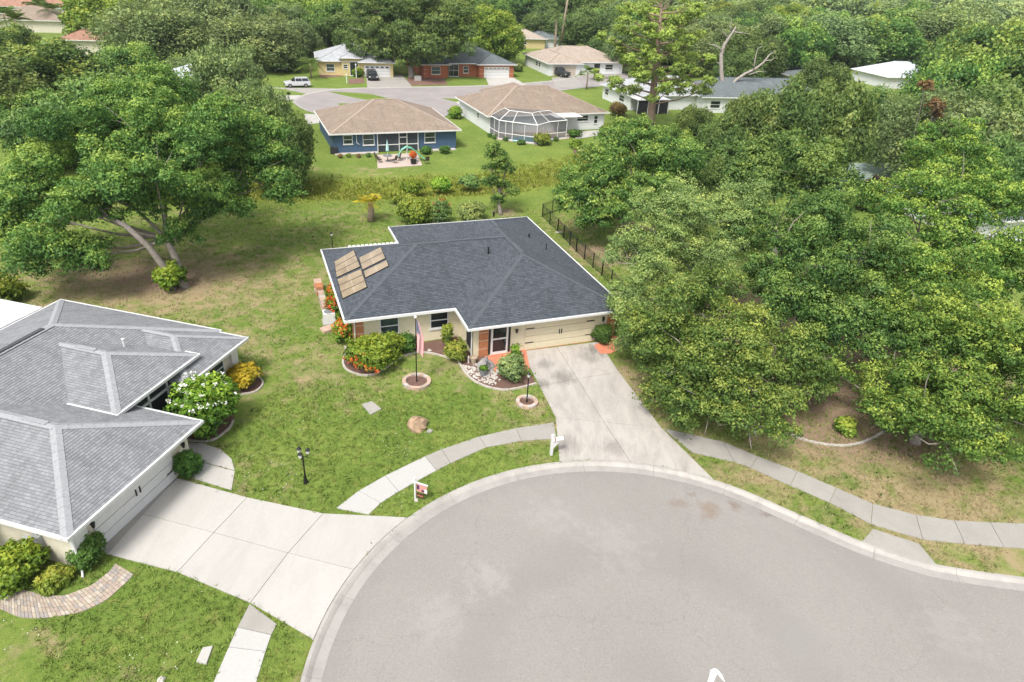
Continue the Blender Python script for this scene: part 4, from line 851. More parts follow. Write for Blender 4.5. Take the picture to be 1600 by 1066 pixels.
def ring(x, y, z0, z1, rad, seed, n=9, lr=.55, fz=.75):
    """lobes filling a broad crown"""
    r = np.random.default_rng(seed); L = []; H_ = z1-z0
    for i in range(n):
        t = (i+.5)/n; zz = .16+.66*t+r.uniform(-.05, .05); q = rad*.66*math.sqrt(max(.05, 1-((zz-.36)/.6)**2))*r.uniform(.7, 1.1); a = i*2.399+r.uniform(-.4, .4); k = rad*lr*r.uniform(.75, 1.2)*(1-.3*t)
        L.append((x+q*math.cos(a), y+q*math.sin(a), z0+H_*zz, k, k, k*fz*r.uniform(.85, 1.2)))
    L.append((x, y, z0+H_*.5, rad*.5, rad*.5, H_*.3)); return L
# big oak at the left, leaning double trunk
big_oak = tree('oak_tree', 'huge spreading green oak with a pale trunk at the left behind the grey roof', 'tree', G(288, 449), [
 lobe(85, 385, 46, 2.79), lobe(40, 330, 48, 2.50), lobe(60, 280, 52, 3.08), lobe(130, 220, 53, 3.66), lobe(225, 205, 55, 4.14), lobe(320, 235, 53, 3.85), lobe(395, 275, 54, 2.99), lobe(420, 235, 56, 2.50),
 lobe(290, 300, 50, 2.60), lobe(180, 300, 49, 2.79), lobe(240, 270, 47, 2.89), lobe(335, 315, 51, 2.31), lobe(120, 400, 45, 1.83), lobe(280, 365, 48.5, 1.35), lobe(130, 330, 46, 2.41), lobe(235, 160, 58, 3.27)],
 'oak', .30, .58, 40, .95, .10, 11, fork=.5, inner=.25)
ls = MB(); b0 = np.array([*G(270, 452), 0]); o_ = np.array([*G(288, 449), 0]); ls.tube([q-o_ for q in (b0, at(258, 420, 47.5), at(232, 385, 47.2), at(195, 352, 47), at(160, 335, 47))], [.3, .26, .24, .2, .14], 8)
ls.build('leaning_stem', BARK, big_oak, True)
# right-hand oak thicket
tree('oak_tree', 'dense oak with yellow green tips overhanging the right side of the driveway', 'tree', (13.5, 38), [
 lobe(1075, 560, 36, 3.0), lobe(1130, 490, 38, 3.2), lobe(1170, 610, 33.5, 2.8), lobe(1100, 632, 33, 2.1), lobe(1190, 668, 30.5, 1.7), lobe(1228, 560, 36, 2.7), lobe(1262, 600, 34.8, 1.6), lobe(1030, 520, 38.5, 2.4), lobe(1060, 610, 34.5, 2.0), lobe(1140, 570, 34.5, 2.6)],
 'oak', .3, .56, 50, .8, .084, 21, shrink=.85)
tree('oak_tree', 'tall rounded oak in the middle of the right hand thicket above the mulch clearing', 'tree', (21, 43), [
 lobe(1250, 430, 43, 3.4), lobe(1335, 490, 40, 3.2), lobe(1215, 375, 46, 3.3), lobe(1355, 400, 44, 3.3), lobe(1275, 345, 48, 3.0), lobe(1300, 520, 38, 2.2), lobe(1240, 480, 41, 2.6), lobe(1390, 540, 37, 2.1)],
 'oakdeep', .34, .56, 44, .8, .09, 22, tip_light_k=1.1, shrink=.85)
tree('oak_tree', 'oak with low drooping leafy boughs at the right edge above the sidewalk', 'tree', (24, 33.5), [
 lobe(1450, 630, 32.5, 2.6), lobe(1510, 555, 35, 3.4), lobe(1570, 640, 31, 2.8), lobe(1485, 695, 29.3, 1.9), lobe(1600, 560, 34, 3.2), lobe(1405, 590, 35, 2.4), lobe(1450, 500, 38.5, 3.0), lobe(1540, 690, 29.5, 1.5), lobe(1390, 640, 32.5, 1.8), lobe(1290, 575, 36.5, 1.6)],
 'oakgold', .3, .54, 48, .8, .082, 23, tip_light_k=1.0, shrink=.85)
tree('oak_tree', 'tall yellow tipped oak crown rising at the right end of the thicket before the pond', 'tree', (29.5, 49), [
 lobe(1440, 330, 48, 3.6), lobe(1500, 290, 51, 3.7), lobe(1535, 380, 46, 3.6), lobe(1420, 420, 44, 2.8), lobe(1600, 440, 42, 3.2), lobe(1475, 240, 54, 2.8), lobe(1550, 300, 50, 2.4), lobe(1480, 440, 42, 2.8)],
 'oakgold', .34, .58, 42, .8, .094, 24, tip_light_k=1.2, shrink=.85)
tree('oak_tree', 'round green oak standing between the feathery tree and the pond', 'tree', (23, 58), [
 lobe(1255, 280, 57, 3.3), lobe(1210, 255, 59, 3.0), lobe(1180, 290, 57, 2.4)],
 'oakdeep', .3, .62, 38, .8, .12, 25)
tree('feathery_tree', 'grey green feathery tree with airy branches beside the right end of the slate roof', 'tree', G(1120, 452), [
 lobe(1085, 335, 47, 2.9, .6), lobe(1005, 410, 44.5, 2.4, .6), lobe(1125, 400, 45, 2.6, .6), lobe(1160, 325, 48, 2.2, .6), lobe(980, 470, 42.5, 1.6, .6), lobe(1050, 460, 43, 2.0, .6), lobe(1040, 370, 45.5, 2.2, .6), lobe(985, 535, 40.8, 1.1, .6), lobe(1010, 500, 41.5, 1.5, .6), lobe(1030, 330, 47, 1.7, .6)],
 'feather', .26, .5, 44, .85, .07, 26, up=.4, inner=.1, twigs=9, sub=10, bk=BARKPALE)
tree('oak_tree', 'broad low oak beyond the black fence behind the slate roof', 'tree', (10.5, 66), [
 lobe(935, 285, 65, 2.9), lobe(1000, 255, 68, 3.3), lobe(1050, 255, 66, 2.9), lobe(905, 305, 63.5, 2.3), lobe(955, 330, 61.5, 2.0), lobe(1015, 305, 62.5, 2.6), lobe(985, 225, 70, 2.4), lobe(930, 345, 61, 1.4)],
 'oak', .28, .62, 38, .8, .12, 27)
# slim tree behind the house, bushes along the ditch
tree('slim_tree', 'slim young tree with vine wrapped trunk standing behind the slate roof', 'tree', G(782, 335), [lobe(778, 245, 70, 1.0), lobe(768, 262, 70, .9), lobe(790, 262, 70, .9), lobe(775, 282, 70, .9), lobe(788, 290, 70, .7), lobe(801, 300, 69.5, .45), lobe(762, 284, 70, .5), lobe(779, 312, 69.8, .5, 1.6), lobe(772, 232, 70, .6)], 'oak', .2, .36, 26, .6, .10, 28, fork=.5, sub=9)
def bush(name, label, cat, px, base_y, w_px, h_px, kind, seed, Yoff=0, extra=None, leaf=.11, clump=.38, per=24, grp=None, stems=True, z0=0):
    b = G(px, base_y); dist = np.linalg.norm([b[0], b[1], H]); k = dist/F_PX; r = w_px*k/2; vis = math.cos(math.atan2(H, np.hypot(*b))); h = max(.35, .72*(h_px*k-r*.6*(1-vis))/max(vis, .35))
    rr = np.random.default_rng(seed); t = thing(name, label, cat, (*b, z0), 0, grp); n = 5 if r > .5 else 3
    L = [(r*.45*math.cos(i*2.4)*(i > 0), r*.45*math.sin(i*2.4)*(i > 0), h*(.5+.12*(i == 0))+rr.uniform(-.1, .1)*h, r*.62, r*.62, h*.42) for i in range(n)]
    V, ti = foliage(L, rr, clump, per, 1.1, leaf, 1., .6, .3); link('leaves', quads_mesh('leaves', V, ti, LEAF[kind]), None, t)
    st = MB()
    for i in range(4): a = rr.uniform(0, 6.28); st.tube([(.04*math.cos(a), .04*math.sin(a), -.05), (r*.2*math.cos(a), r*.2*math.sin(a), h*.3), (r*.5*math.cos(a), r*.5*math.sin(a), h*.7)], [.035, .028, .012], 5, False)
    st.build('stem', BARK, t)
    if extra:
        fk_, n_, sz, zone = extra; D = nrm(rr.normal(size=(n_, 3))); D[:, 2] = abs(D[:, 2])*.9
        if zone is not None: D = nrm(D+np.array(zone))
        li = rr.integers(0, n, n_); Lc = np.array(L)[li]; Pp = Lc[:, :3]+D*Lc[:, 3:]*rr.uniform(1.1, 1.42, (n_, 1))
        Q = (Pp[:, None]+rr.normal(0, sz*.55, (n_, 7, 3))).reshape(-1, 3); Nn = nrm(rr.normal(size=Q.shape)+np.repeat(D, 7, 0)*1.2)
        link('blossoms', quads_mesh('blossoms', leaf_quads(Q, Nn, np.full(len(Q), sz*.6), np.full(len(Q), sz*.5), rr), rr.random(len(Q)), LEAF[fk_]), None, t)
    return t
# ---- shrubs in the front yards
bush('flowering_shrub', 'broad green shrub with orange blossoms low on its front in the bed under the flag', 'shrub', 590, 567, 86, 52, 'shrub', 31, extra=('orange', 90, .10, (-.5, -1.5, -.55)), leaf=.10, clump=.36, per=30)
bush('hedge_shrub', 'dark clipped upright hedge shrub against the cream wall beside the first window', 'shrub', 637, 549, 30, 36, 'hedge', 32, leaf=.07, clump=.3, per=34)
for k, (px, py, w_, h_, lb) in enumerate([(541, 535, 30, 38, 'orange flowering bush at the front left corner pier of the slate roofed house'), (527, 498, 24, 40, 'orange flowering bush along the left wall below the solar panels'), (522, 470, 18, 26, 'small orange flowering bush farthest back along the left wall')]):
    bush('flowering_bush', lb, 'shrub', px, py, w_, h_*1.1, 'shrub', 40+k, extra=('orange', 80 if k == 0 else 50, .12, (-.7, -.5, .2)))
bush('leafy_plant', 'tall thin bright green plant in front of the second window', 'plant', 700, 540, 17, 50, 'bright', 44, leaf=.1, clump=.25)
bush('grassy_plant', 'wispy green plant at the inner corner of the bed by the second window', 'plant', 714, 562, 32, 36, 'bright', 45, leaf=.09, clump=.3)
bush('leggy_shrub', 'straggly olive shrub between the porch floor and the driveway', 'shrub', 800, 592, 40, 46, 'olive', 46, leaf=.09, clump=.3)
bush('potted_shrub', 'small shrub in a pale pot beside the porch floor at the garage door', 'plant', 806, 560, 16, 26, 'shrub', 47, leaf=.08, clump=.25)
bush('round_shrub', 'clipped round green shrub at the right end of the cream garage door', 'shrub', 941, 535, 31, 36, 'hedge', 48, leaf=.055, clump=.17, per=24)
bush('flowering_tree', 'bushy green shrub covered in white blossom clusters by the left house entry', 'shrub', 328, 672, 82, 100, 'shrub', 49, extra=('white', 46, .11, (.3, -.5, .3)), leaf=.12, clump=.36, per=30)
bush('yellow_croton', 'yellow leaved shrub in the kerbed bed at the corner of the left house', 'shrub', 382, 602, 42, 36, 'yellow', 50, leaf=.13, clump=.3)
bush('yellow_plant', 'small yellow plant at the foot of the white flowering shrub', 'plant', 312, 681, 16, 14, 'yellow', 51, leaf=.09, clump=.2)
bush('boxwood_ball', 'square clipped dark shrub at the end of the white garage by the curved walk', 'shrub', 297, 742, 36, 44, 'hedge', 52, leaf=.055, clump=.17, per=24)
bush('boxwood_ball', 'square clipped dark shrub at the near corner of the white garage above the pavers', 'shrub', 142, 880, 40, 46, 'hedge', 53, leaf=.055, clump=.17, per=24)
bush('leafy_shrub', 'big glossy bright green shrub under the eave at the lower left edge', 'shrub', 30, 905, 62, 56, 'shrub', 54, leaf=.10, clump=.3, per=30)
bush('weedy_plant', 'low weedy plant between the left house wall and the paver path', 'plant', 90, 912, 36, 22, 'bright', 55, leaf=.1, clump=.22)
bush('fern_clump', 'ferny dark green clump at the foot of the big left oak', 'plant', 270, 452, 38, 46, 'shrub', 56, leaf=.16, clump=.35)
bush('yellow_shrub', 'rounded yellow green shrub above the white lanai roof at the left edge', 'shrub', 12, 472, 40, 44, 'bright', 57, leaf=.13, clump=.4)
bush('ditch_shrub', 'light green loose shrub on the ditch bank left of the slim tree', 'shrub', 650, 350, 50, 52, 'bright', 58, leaf=.14, clump=.45)
bush('red_tip_shrub', 'dark shrub with reddish tips behind the slate roof', 'shrub', 690, 348, 26, 44, 'dark', 59, extra=('orange', 14, .1, (0, 0, .6)), leaf=.12, clump=.35)
bush('airy_shrub', 'grey green airy shrub behind the slate roof next to the slim tree', 'shrub', 738, 345, 40, 36, 'feather', 60, leaf=.1, clump=.35)
bush('ditch_shrub', 'low dark green shrub on the far bank of the ditch left of centre', 'shrub', 645, 302, 34, 26, 'shrub', 61, leaf=.14, clump=.45)
bush('ditch_shrub', 'low bright green shrub in the ditch below the patio', 'shrub', 628, 318, 26, 20, 'bright', 62, leaf=.14, clump=.4)
bush('ditch_shrub', 'low green shrub in the ditch nearer the pool cage', 'shrub', 690, 296, 30, 20, 'shrub', 63, leaf=.14, clump=.4)
bush('ditch_shrub', 'dark low shrub in the ditch right beside the slim tree', 'shrub', 735, 292, 30, 20, 'dark', 64, leaf=.14, clump=.4)
bush('ball_shrub', 'bright yellow green round shrub in front of the swimming pool cage', 'shrub', 848, 226, 27, 20, 'bright', 65, leaf=.12, clump=.4)
bush('ball_shrub', 'green round shrub in its own mulch ring on the lawn beside the pool cage', 'shrub', 900, 232, 18, 16, 'shrub', 66, leaf=.12, clump=.4)
bush('ball_shrub', 'dark green shrub at the right corner of the pool cage under the white roof', 'shrub', 898, 214, 20, 13, 'hedge', 67, leaf=.12, clump=.4)
bush('ball_shrub', 'light shrub at the right corner of the white house', 'shrub', 948, 208, 18, 13, 'shrub', 68, leaf=.12, clump=.4)
bush('ball_shrub', 'dark green round shrub left of two under the right window of the blue house', 'shrub', 666, 241, 15, 14, 'hedge', 69, leaf=.1, clump=.3)
bush('ball_shrub', 'dark green round shrub at the right corner of the blue house', 'shrub', 695, 240, 14, 14, 'hedge', 70, leaf=.1, clump=.3)
for k, (px, py, c) in enumerate([(532, 247, 'rust'), (545, 246, 'shrub'), (561, 246, 'rust'), (576, 245, 'hedge')]): bush('bedding_plant', ['rusty orange plant at the left end of the white rock strip', 'small green plant second in the white rock strip', 'small rust red plant third in the white rock strip', 'small dark plant nearest the patio in the white rock strip'][k], 'plant', px, py, 6, 6, c, 75+k, leaf=.08, clump=.2)
for k, (px, py) in enumerate([(766, 214), (773, 217), (790, 220), (812, 226), (817, 226), (869, 221)]): bush('bedding_plant', ['small dark shrub by the screen door of the pool cage', 'small dark shrub second from the left outside the pool cage', 'thin plant standing under the left pool cage wall', 'tiny plant left of a pair under the pool wall', 'tiny plant right of a pair under the pool wall', 'small dark shrub right of the bright yellow green ball'][k], 'plant', px, py, 7, 7, 'hedge', 85+k, leaf=.1, clump=.25)
bush('red_shrub', 'rust red leaved shrub at the porch of the house behind the pine', 'shrub', 966, 181, 24, 24, 'rust', 91, leaf=.15, clump=.4)
bush('round_shrub', 'round green shrub by the entry of the yellow house', 'shrub', 560, 120, 16, 16, 'shrub', 92, leaf=.15, clump=.4)
bush('leafy_shrub', 'green shrub at the left gable of the white pool house', 'shrub', 712, 185, 18, 22, 'shrub', 93, leaf=.15, clump=.4)
bush('garden_shrub', 'shrub row planted against the front of the red brick house', 'shrub', 684, 118, 26, 9, 'hedge', 94, leaf=.15, clump=.4)
bush('garden_shrub', 'bushy green shrub at the right end of the brick garage', 'shrub', 810, 112, 14, 14, 'dark', 95, leaf=.15, clump=.4)
bush('yellow_weed', 'yellow green seedling on the mulch clearing under the thicket', 'plant', 1320, 676, 26, 26, 'bright', 96, leaf=.1, clump=.25)
bush('wine_shrub', 'wine dark leaved small tree at the edge of the pond', 'tree', 1355, 330, 34, 62, 'wine', 97, leaf=.2, clump=.5)

# ---- background trees: a few crowns shared by many copies
PROTO = {}
def proto(key, kind, seed, n, lr, aspect, per, clump, leaf, tip_light_k=1., up=.5, dens=1., bk=BARK, twigs=2):
    r = np.random.default_rng(seed); L = ring(0, 0, 1.0, 10*aspect, 7, seed, int(n*1.5), lr*.8, 1.0)
    V, ti = foliage(L, r, clump*1.25, int(per*1.55), dens*.95, leaf*1.0, tip_light_k, up*.2, .3, .4)
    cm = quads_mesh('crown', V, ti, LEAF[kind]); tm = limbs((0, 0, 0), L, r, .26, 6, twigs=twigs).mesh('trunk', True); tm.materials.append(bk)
    top = V[..., 2].max(); PROTO[key] = (cm, tm, top, np.percentile(np.abs(V[..., 0]), 98))
proto('oak1', 'oak', 101, 13, .42, 1., 22, .8, .22); proto('oak2', 'dark', 102, 15, .4, 1.05, 22, .8, .22); proto('oak3', 'oak', 103, 11, .46, .95, 22, .85, .22, 1.3)
proto('olive1', 'olive', 104, 14, .4, 1.05, 20, .85, .2, .8, .7, .85, twigs=4); proto('olive2', 'olive', 105, 12, .44, .95, 20, .8, .2, .6, .7, .8, twigs=5)
proto('bright1', 'bright', 106, 13, .42, 1.15, 20, .75, .24); proto('dark1', 'dark', 107, 13, .42, 1.0, 22, .8, .22, .5)
def bg_tree(px, top_y, Y, hw, key, label=None, group=None, cat='tree', rz=None):
    tp = at(px, top_y, Y); cm, tm, top, rad = PROTO[key]; h = max(3.5, tp[2]); dist = np.linalg.norm(tp-[0, 0, H]); r = hw*dist/F_PX
    t = thing({'o': 'oak_tree', 'd': 'evergreen_tree', 'b': 'bright_tree'}.get(key[0], 'oak_tree'), label, cat, (tp[0], tp[1], 0), random.uniform(0, 6.28) if rz is None else rz, group)
    r = max(r, h/top*rad*.74); h = max(h, r/rad*top*.7)
    s = (r/rad*random.uniform(.95, 1.1), r/rad*random.uniform(.95, 1.1), h/top); t.scale = s
    o = bpy.data.objects.new('crown', cm); COL.objects.link(o); o.parent = t; o = bpy.data.objects.new('trunk', tm); COL.objects.link(o); o.parent = t
    return t
BG = [
 (40, 68, 105, 62, 'oak1', 'broad green oak at the left edge above the big leaning oak'), (-40, 90, 95, 60, 'oak2', 'dark oak cut off by the left edge of the frame'),
 (18, 132, 92, 42, 'oak3', 'yellowing oak at the left edge below the broad oak'), (58, 155, 78, 55, 'dark1', 'dark oak directly behind the left side of the big leaning oak'),
 (150, 105, 82, 62, 'oak2', 'tall dark oak right behind the top of the big leaning oak'), (215, 98, 88, 45, 'oak1', 'oak with uneven top left of the hidden white roof'),
 (232, 118, 76, 40, 'oak2', 'smaller oak in front of the hidden white roof'), (345, 62, 104, 46, 'olive1', 'grey green oak with bare twigs just right of the hidden white roof'),
 (365, 130, 84, 52, 'oak2', 'dark oak behind the right shoulder of the big leaning oak'), (424, 152, 74, 42, 'dark1', 'dark oak overhanging the lawn right of the big leaning oak'),
 (400, 115, 92, 34, 'olive2', 'thin greyish oak beside the far kerb at the left'), (300, 155, 78, 46, 'oak1', 'mid green oak filling the gap behind the big leaning oak'),
 (165, 28, 168, 42, 'bright1', 'yellow green tree right of the brown tile roof'), (240, 30, 146, 62, 'olive1', 'wide umbrella shaped oak with pale limbs left of the far white car'),
 (330, 12, 178, 58, 'olive2', 'grey green oak behind the umbrella shaped oak'), (395, 42, 150, 55, 'olive1', 'large grey oak left of the parked white car'), (452, 42, 172, 38, 'olive2', 'grey oak at the left end of the yellow house'),
 (425, -8, 215, 42, 'bright1', 'tall lime tree on the skyline behind the grey oaks at the left'), (500, 2, 205, 38, 'bright1', 'lime green tree behind the yellow house roof'), (545, 10, 190, 38, 'oak2', 'dark oak behind the right half of the yellow house'),
 (575, -6, 230, 40, 'bright1', 'lime tree left of the big shade tree top'), (740, 2, 186, 34, 'bright1', 'lime green tree touching the right side of the big shade tree'), (772, 4, 178, 34, 'bright1', 'brightest lime green tree right of the brick house chimney line'),
 (715, -4, 215, 40, 'oak3', 'oak on the skyline right of the big shade tree'), (690, 10, 200, 34, 'oak2', 'dark oak behind the brick house roof'), (858, 16, 225, 34, 'dark1', 'dark tree beyond the far grey roofed house'), (925, 8, 215, 42, 'dark1', 'dark round tree behind the beige roofed house'),
 (955, 62, 190, 30, 'dark1', 'dark tree at the right end of the beige roofed house'), (985, 30, 175, 30, 'olive1', 'grey green tree left behind the tall pine'), (1075, 34, 180, 40, 'olive1', 'grey green tree right behind the tall pine'), (1130, 20, 200, 46, 'olive2', 'grey oak behind the bare dead tree'),
 (1190, 45, 172, 46, 'dark1', 'dark oak between the dead tree and the grey hip roof'), (1235, 36, 215, 46, 'olive1', 'hazy oak above the grey hip roof'), (1295, 42, 215, 52, 'olive2', 'grey green oak left above the white roof'), (1345, 24, 222, 50, 'oak3', 'bright oak directly behind the white roof'),
 (1390, 22, 225, 40, 'oak1', 'green oak behind the right end of the white roof'), (1455, 12, 240, 52, 'oak1', 'wide oak above the low beige house'), (1510, 74, 125, 50, 'oak3', 'yellow green oak right of the white roof'), (1560, 60, 128, 52, 'oak1', 'large green oak near the right edge above the grey bare limbs'),
 (1520, 128, 92, 62, 'olive2', 'grey oak with bare twigs at the right side'), (1595, 115, 100, 60, 'oak2', 'dark oak cut by the right edge of the frame'), (1590, 205, 74, 44, 'dark1', 'dark oak at the right edge behind the pond'),
 (1142, 172, 86, 36, 'dark1', 'dark low oak at the foot of the bare dead tree'), (1190, 135, 88, 46, 'oak2', 'oak in front of the grey hip roof'), (1245, 112, 88, 38, 'dark1', 'dark bushy oak below the grey hip roof at the centre right'), (1320, 108, 90, 34, 'oak2', 'pointed oak left in front of the white roof'),
 (1180, 195, 84, 50, 'oak2', 'dark green oak beyond the broad low oak'), (1265, 165, 116, 44, 'dark1', 'dark oak behind the pond in the centre right'), (1340, 152, 120, 42, 'oak2', 'dark oak on the far bank of the pond'), (1400, 165, 122, 40, 'dark1', 'oak on the far pond bank beside the rusty vine'),
 (1430, 145, 98, 34, 'olive1', 'thin oak behind the rusty vine'), (1110, 235, 72, 34, 'dark1', 'dark shade tree just right of the broad low oak'), (1060, 195, 88, 30, 'oak1', 'small oak at the foot of the tall pine'),
 (1092, 158, 104, 26, 'oak2', 'dark oak in front of the gap between the pine and the grey hip roof'), (1392, 128, 118, 36, 'oak2', 'dark oak whose top just meets the eave of the white roof'), (15, 78, 140, 34, 'oak1', 'round oak under the palms at the upper left edge'), (100, 104, 122, 36, 'oak3', 'yellow green oak below the big brown tile roof'), (170, 44, 178, 30, 'oak2', 'dark oak at the right end of the big brown tile roof'), (190, 62, 128, 40, 'oak3', 'oak with yellow tips left of the umbrella shaped oak'),
 (290, 85, 128, 30, 'olive2', 'low grey oak behind the hidden white roof'), (445, 78, 150, 26, 'dark1', 'dark small oak behind the parked silver car'), (1025, 20, 235, 46, 'oak1', 'oak on the skyline behind the pine top'), (900, 0, 260, 46, 'oak2', 'dark oak on the skyline left of the pine'), (825, -2, 300, 50, 'oak1', 'oak on the skyline above the small yellow house'),
 (1165, 72, 165, 34, 'dark1', 'dark oak directly above the grey hip roof'), (1300, 85, 150, 34, 'dark1', 'dark oak just left of the white roof'), (1560, 20, 170, 60, 'oak3', 'yellow green oak below the dark roof in the upper right corner'), (1500, 5, 230, 50, 'olive1', 'grey oak on the skyline at the upper right'),
]
for b in BG: bg_tree(*b)
# the big shade tree in front of the brick house
p0 = G(643, 121); t = tree('oak_tree', 'big dark shade oak with a straight trunk between the yellow and brick houses', 'tree', p0, [
 lobe(640, 25, 154, 7.5), lobe(585, 50, 153, 5.5), lobe(700, 45, 155, 6.0), lobe(640, 62, 150, 5.5), lobe(600, 10, 157, 6), lobe(690, 15, 157, 6), lobe(570, 70, 152, 3.5), lobe(715, 75, 153, 3.2), lobe(660, 85, 150, 3.4), lobe(615, 90, 151, 3.0)], 'dark', .6, 1.0, 26, .8, .24, 120, fork=.45, sub=8)
# rusty vine tree
tree('rusty_tree', 'small tree with rust brown leaves among the oaks right of the white roof', 'tree', at(1445, 200, 88)[:2], [lobe(1446, 135, 88, .8), lobe(1462, 165, 87, .9), lobe(1466, 178, 87, .7), lobe(1448, 205, 87, .6)], 'rust', .15, .5, 14, .8, .2, 121, sub=0)
# tall pine: straight dark trunk, whorled limbs carrying flat tufts
pb = G(1015, 205); pt_top = at(1032, 2, pb[1])[2]
pine = thing('pine_tree', 'tall yellow green pine with a thick scaly trunk and bare grey top', 'tree', (*pb, 0)); pr_ = np.random.default_rng(5); mb = MB(); ph = pt_top
lean = at(1032, 20, pb[1])[:2]-pb; axis = lambda z: np.array([lean[0]*(z/ph), lean[1]*(z/ph), z])
mb.tube([axis(z)+[0, 0, 0] for z in (-.2, 2, 6, 10, 14, ph)], [.75, .62, .55, .45, .3, .08], 9); PLB = []
for i in range(34):
    z = ph*(.22+.76*(i/34)); a = i*2.4+pr_.uniform(-.3, .3); Lh = (7.2*math.sin(min(1, (1.02-z/ph)*1.5+.25)*1.5)+.8)*pr_.uniform(.75, 1.1); p = axis(z); e = p+np.array([math.cos(a)*Lh, math.sin(a)*Lh, Lh*.28]); m = p+(e-p)*.5+[0, 0, -.35]
    mb.tube([p, m, e], [.14, .1, .04], 5, False)
    for f in (.55, .8, 1.0):
        c = p+(e-p)*f+pr_.normal(0, .55, 3); 
        if z < ph*.93: PLB.append((*c, pr_.uniform(.7, 1.4), pr_.uniform(.7, 1.4), pr_.uniform(.45, .9)))
        mb.tube([p+(e-p)*f*.9, c], [.06, .02], 4, False)
for i in range(8): a = i*.8; z = ph*(.93+.01*i); mb.tube([axis(z), axis(z)+[1.6*math.cos(a), 1.6*math.sin(a), .9]], [.07, .02], 4, False)
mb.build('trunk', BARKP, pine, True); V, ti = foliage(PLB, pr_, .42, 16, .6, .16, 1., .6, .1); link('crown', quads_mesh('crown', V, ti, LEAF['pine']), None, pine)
# bare dead tree
db = G(1127, 168); dY = db[1]; D_ = lambda px, py, dy=0: at(px, py, dY+dy)
dead = MB()
for path, rad in (([(1127, 172), (1130, 140), (1127, 110), (1127, 85), (1132, 70), (1142, 55), (1150, 42)], [.85, .7, .62, .58, .5, .4, .25]), ([(1140, 138), (1150, 125), (1165, 115), (1180, 108), (1193, 98), (1203, 85), (1212, 80)], [.5, .48, .44, .4, .32, .22, .08]),
  ([(1127, 78), (1118, 71), (1108, 69)], [.3, .2, .06]), ([(1145, 50), (1156, 51), (1172, 54)], [.25, .16, .06]), ([(1138, 58), (1131, 52), (1128, 46)], [.22, .12, .05]), ([(1143, 52), (1141, 40), (1144, 30)], [.2, .12, .05]), ([(1178, 108), (1180, 92), (1184, 76), (1192, 72)], [.24, .2, .14, .05]), ([(1170, 117), (1185, 112), (1197, 112)], [.22, .16, .06]), ([(1127, 100), (1120, 98)], [.2, .06]), ([(1196, 95), (1206, 94), (1214, 88)], [.16, .1, .04])):
    dead.tube([D_(x, y, random.uniform(-.3, .3)) for x, y in path], [q*.6 for q in rad], 7)
tag(dead.build('dead_tree', DEADW, None, True), 'bare forked grey dead tree rising in front of the grey hip roof', 'dead tree')
mb = MB(); mb.tube([at(877, 64, 205), at(882, 30, 205), at(888, -6, 205)], [.35, .28, .22], 6); tag(mb.build('leaning_trunk', BARKPALM, None, True), 'bare leaning pole like trunk behind the beige roofed house', 'tree trunk')
# palms
def palm(label, x, y, h, nf, fl_len, seed, kind='palm', tr=.18, group=None, droop=.5, cat='palm', rad_top=None):
    r = np.random.default_rng(seed); t = thing('palm_tree', label, cat, (x, y, 0), 0, group); MB().tube([(0, 0, -.1), (.05, 0, h*.5), (0, .03, h)], [tr*1.25, tr, rad_top or tr*.85], 8).build('trunk', BARKPALM, t, True)
    Q = []; 
    for i in range(nf):
        a = i*2.4+r.uniform(-.2, .2); el = r.uniform(-.1, 1.2); d = np.array([math.cos(a)*math.cos(el), math.sin(a)*math.cos(el), math.sin(el)]); L = fl_len*r.uniform(.8, 1.1); side = np.array([-math.sin(a), math.cos(a), 0])
        for s in np.linspace(.12, 1, 15):
            p = np.array([0, 0, h])+d*L*s+np.array([0, 0, -droop*L*s*s]); lw = L*.26*math.sin(math.pi*min(1, s*.85+.12))+.06
            for sg in (-1, 1):
                tip = p+side*sg*lw+d*lw*.6+[0, 0, -lw*.45]; w_ = d*L*.022; Q.append([p-w_, p+w_, tip+w_*.3, tip-w_*.3])
    Q = np.array(Q); link('fronds', quads_mesh('fronds', Q, np.clip(r.normal(.45, .2, len(Q)), 0, 1), LEAF[kind]), None, t); return t
for k, (px, ty, Y, L, lb) in enumerate([(68, 18, 196, 5.2, 'tall feathery palm in front of the brown roof at the upper left'), (12, 34, 175, 4.6, 'palm at the upper left edge below the brown roof'), (30, 40, 165, 4.2, 'shorter palm right of the palm at the upper left edge'), (85, 28, 190, 4.4, 'palm touching the large brown tile roof')]):
    p = at(px, ty+14, Y); palm(lb, p[0], p[1], max(5, p[2]), 18, L, 130+k)
p = at(870, 30, 200); palm('sabal palm with a round head beside the far grey roof', p[0], p[1], p[2], 26, 2.8, 140, 'olive', .3, droop=.8)
b = G(580, 346); palm('stubby palm with a thick brown trunk and pale yellow fronds on the back lawn', b[0], b[1], 1.9, 15, 2.0, 141, 'yellow', .32, droop=.45, rad_top=.24)
b = G(486, 122); palm('young feathery palm at the left end of the yellow house', b[0], b[1], 2.6, 14, 3.2, 142, 'palm', .14)
b = G(735, 117); palm('small spreading palm in front of the brick house', b[0], b[1], 2.4, 16, 2.8, 143, 'olive', .14)
b = G(916, 140); palm('slim palm at the kerb left of the white metal roof', b[0], b[1], 3.5, 14, 2.4, 144, 'palm', .14)
b = G(928, 125); palm('low palm beside the driveway of the beige roofed house', b[0], b[1], 1.5, 16, 2.0, 145, 'bright', .16)
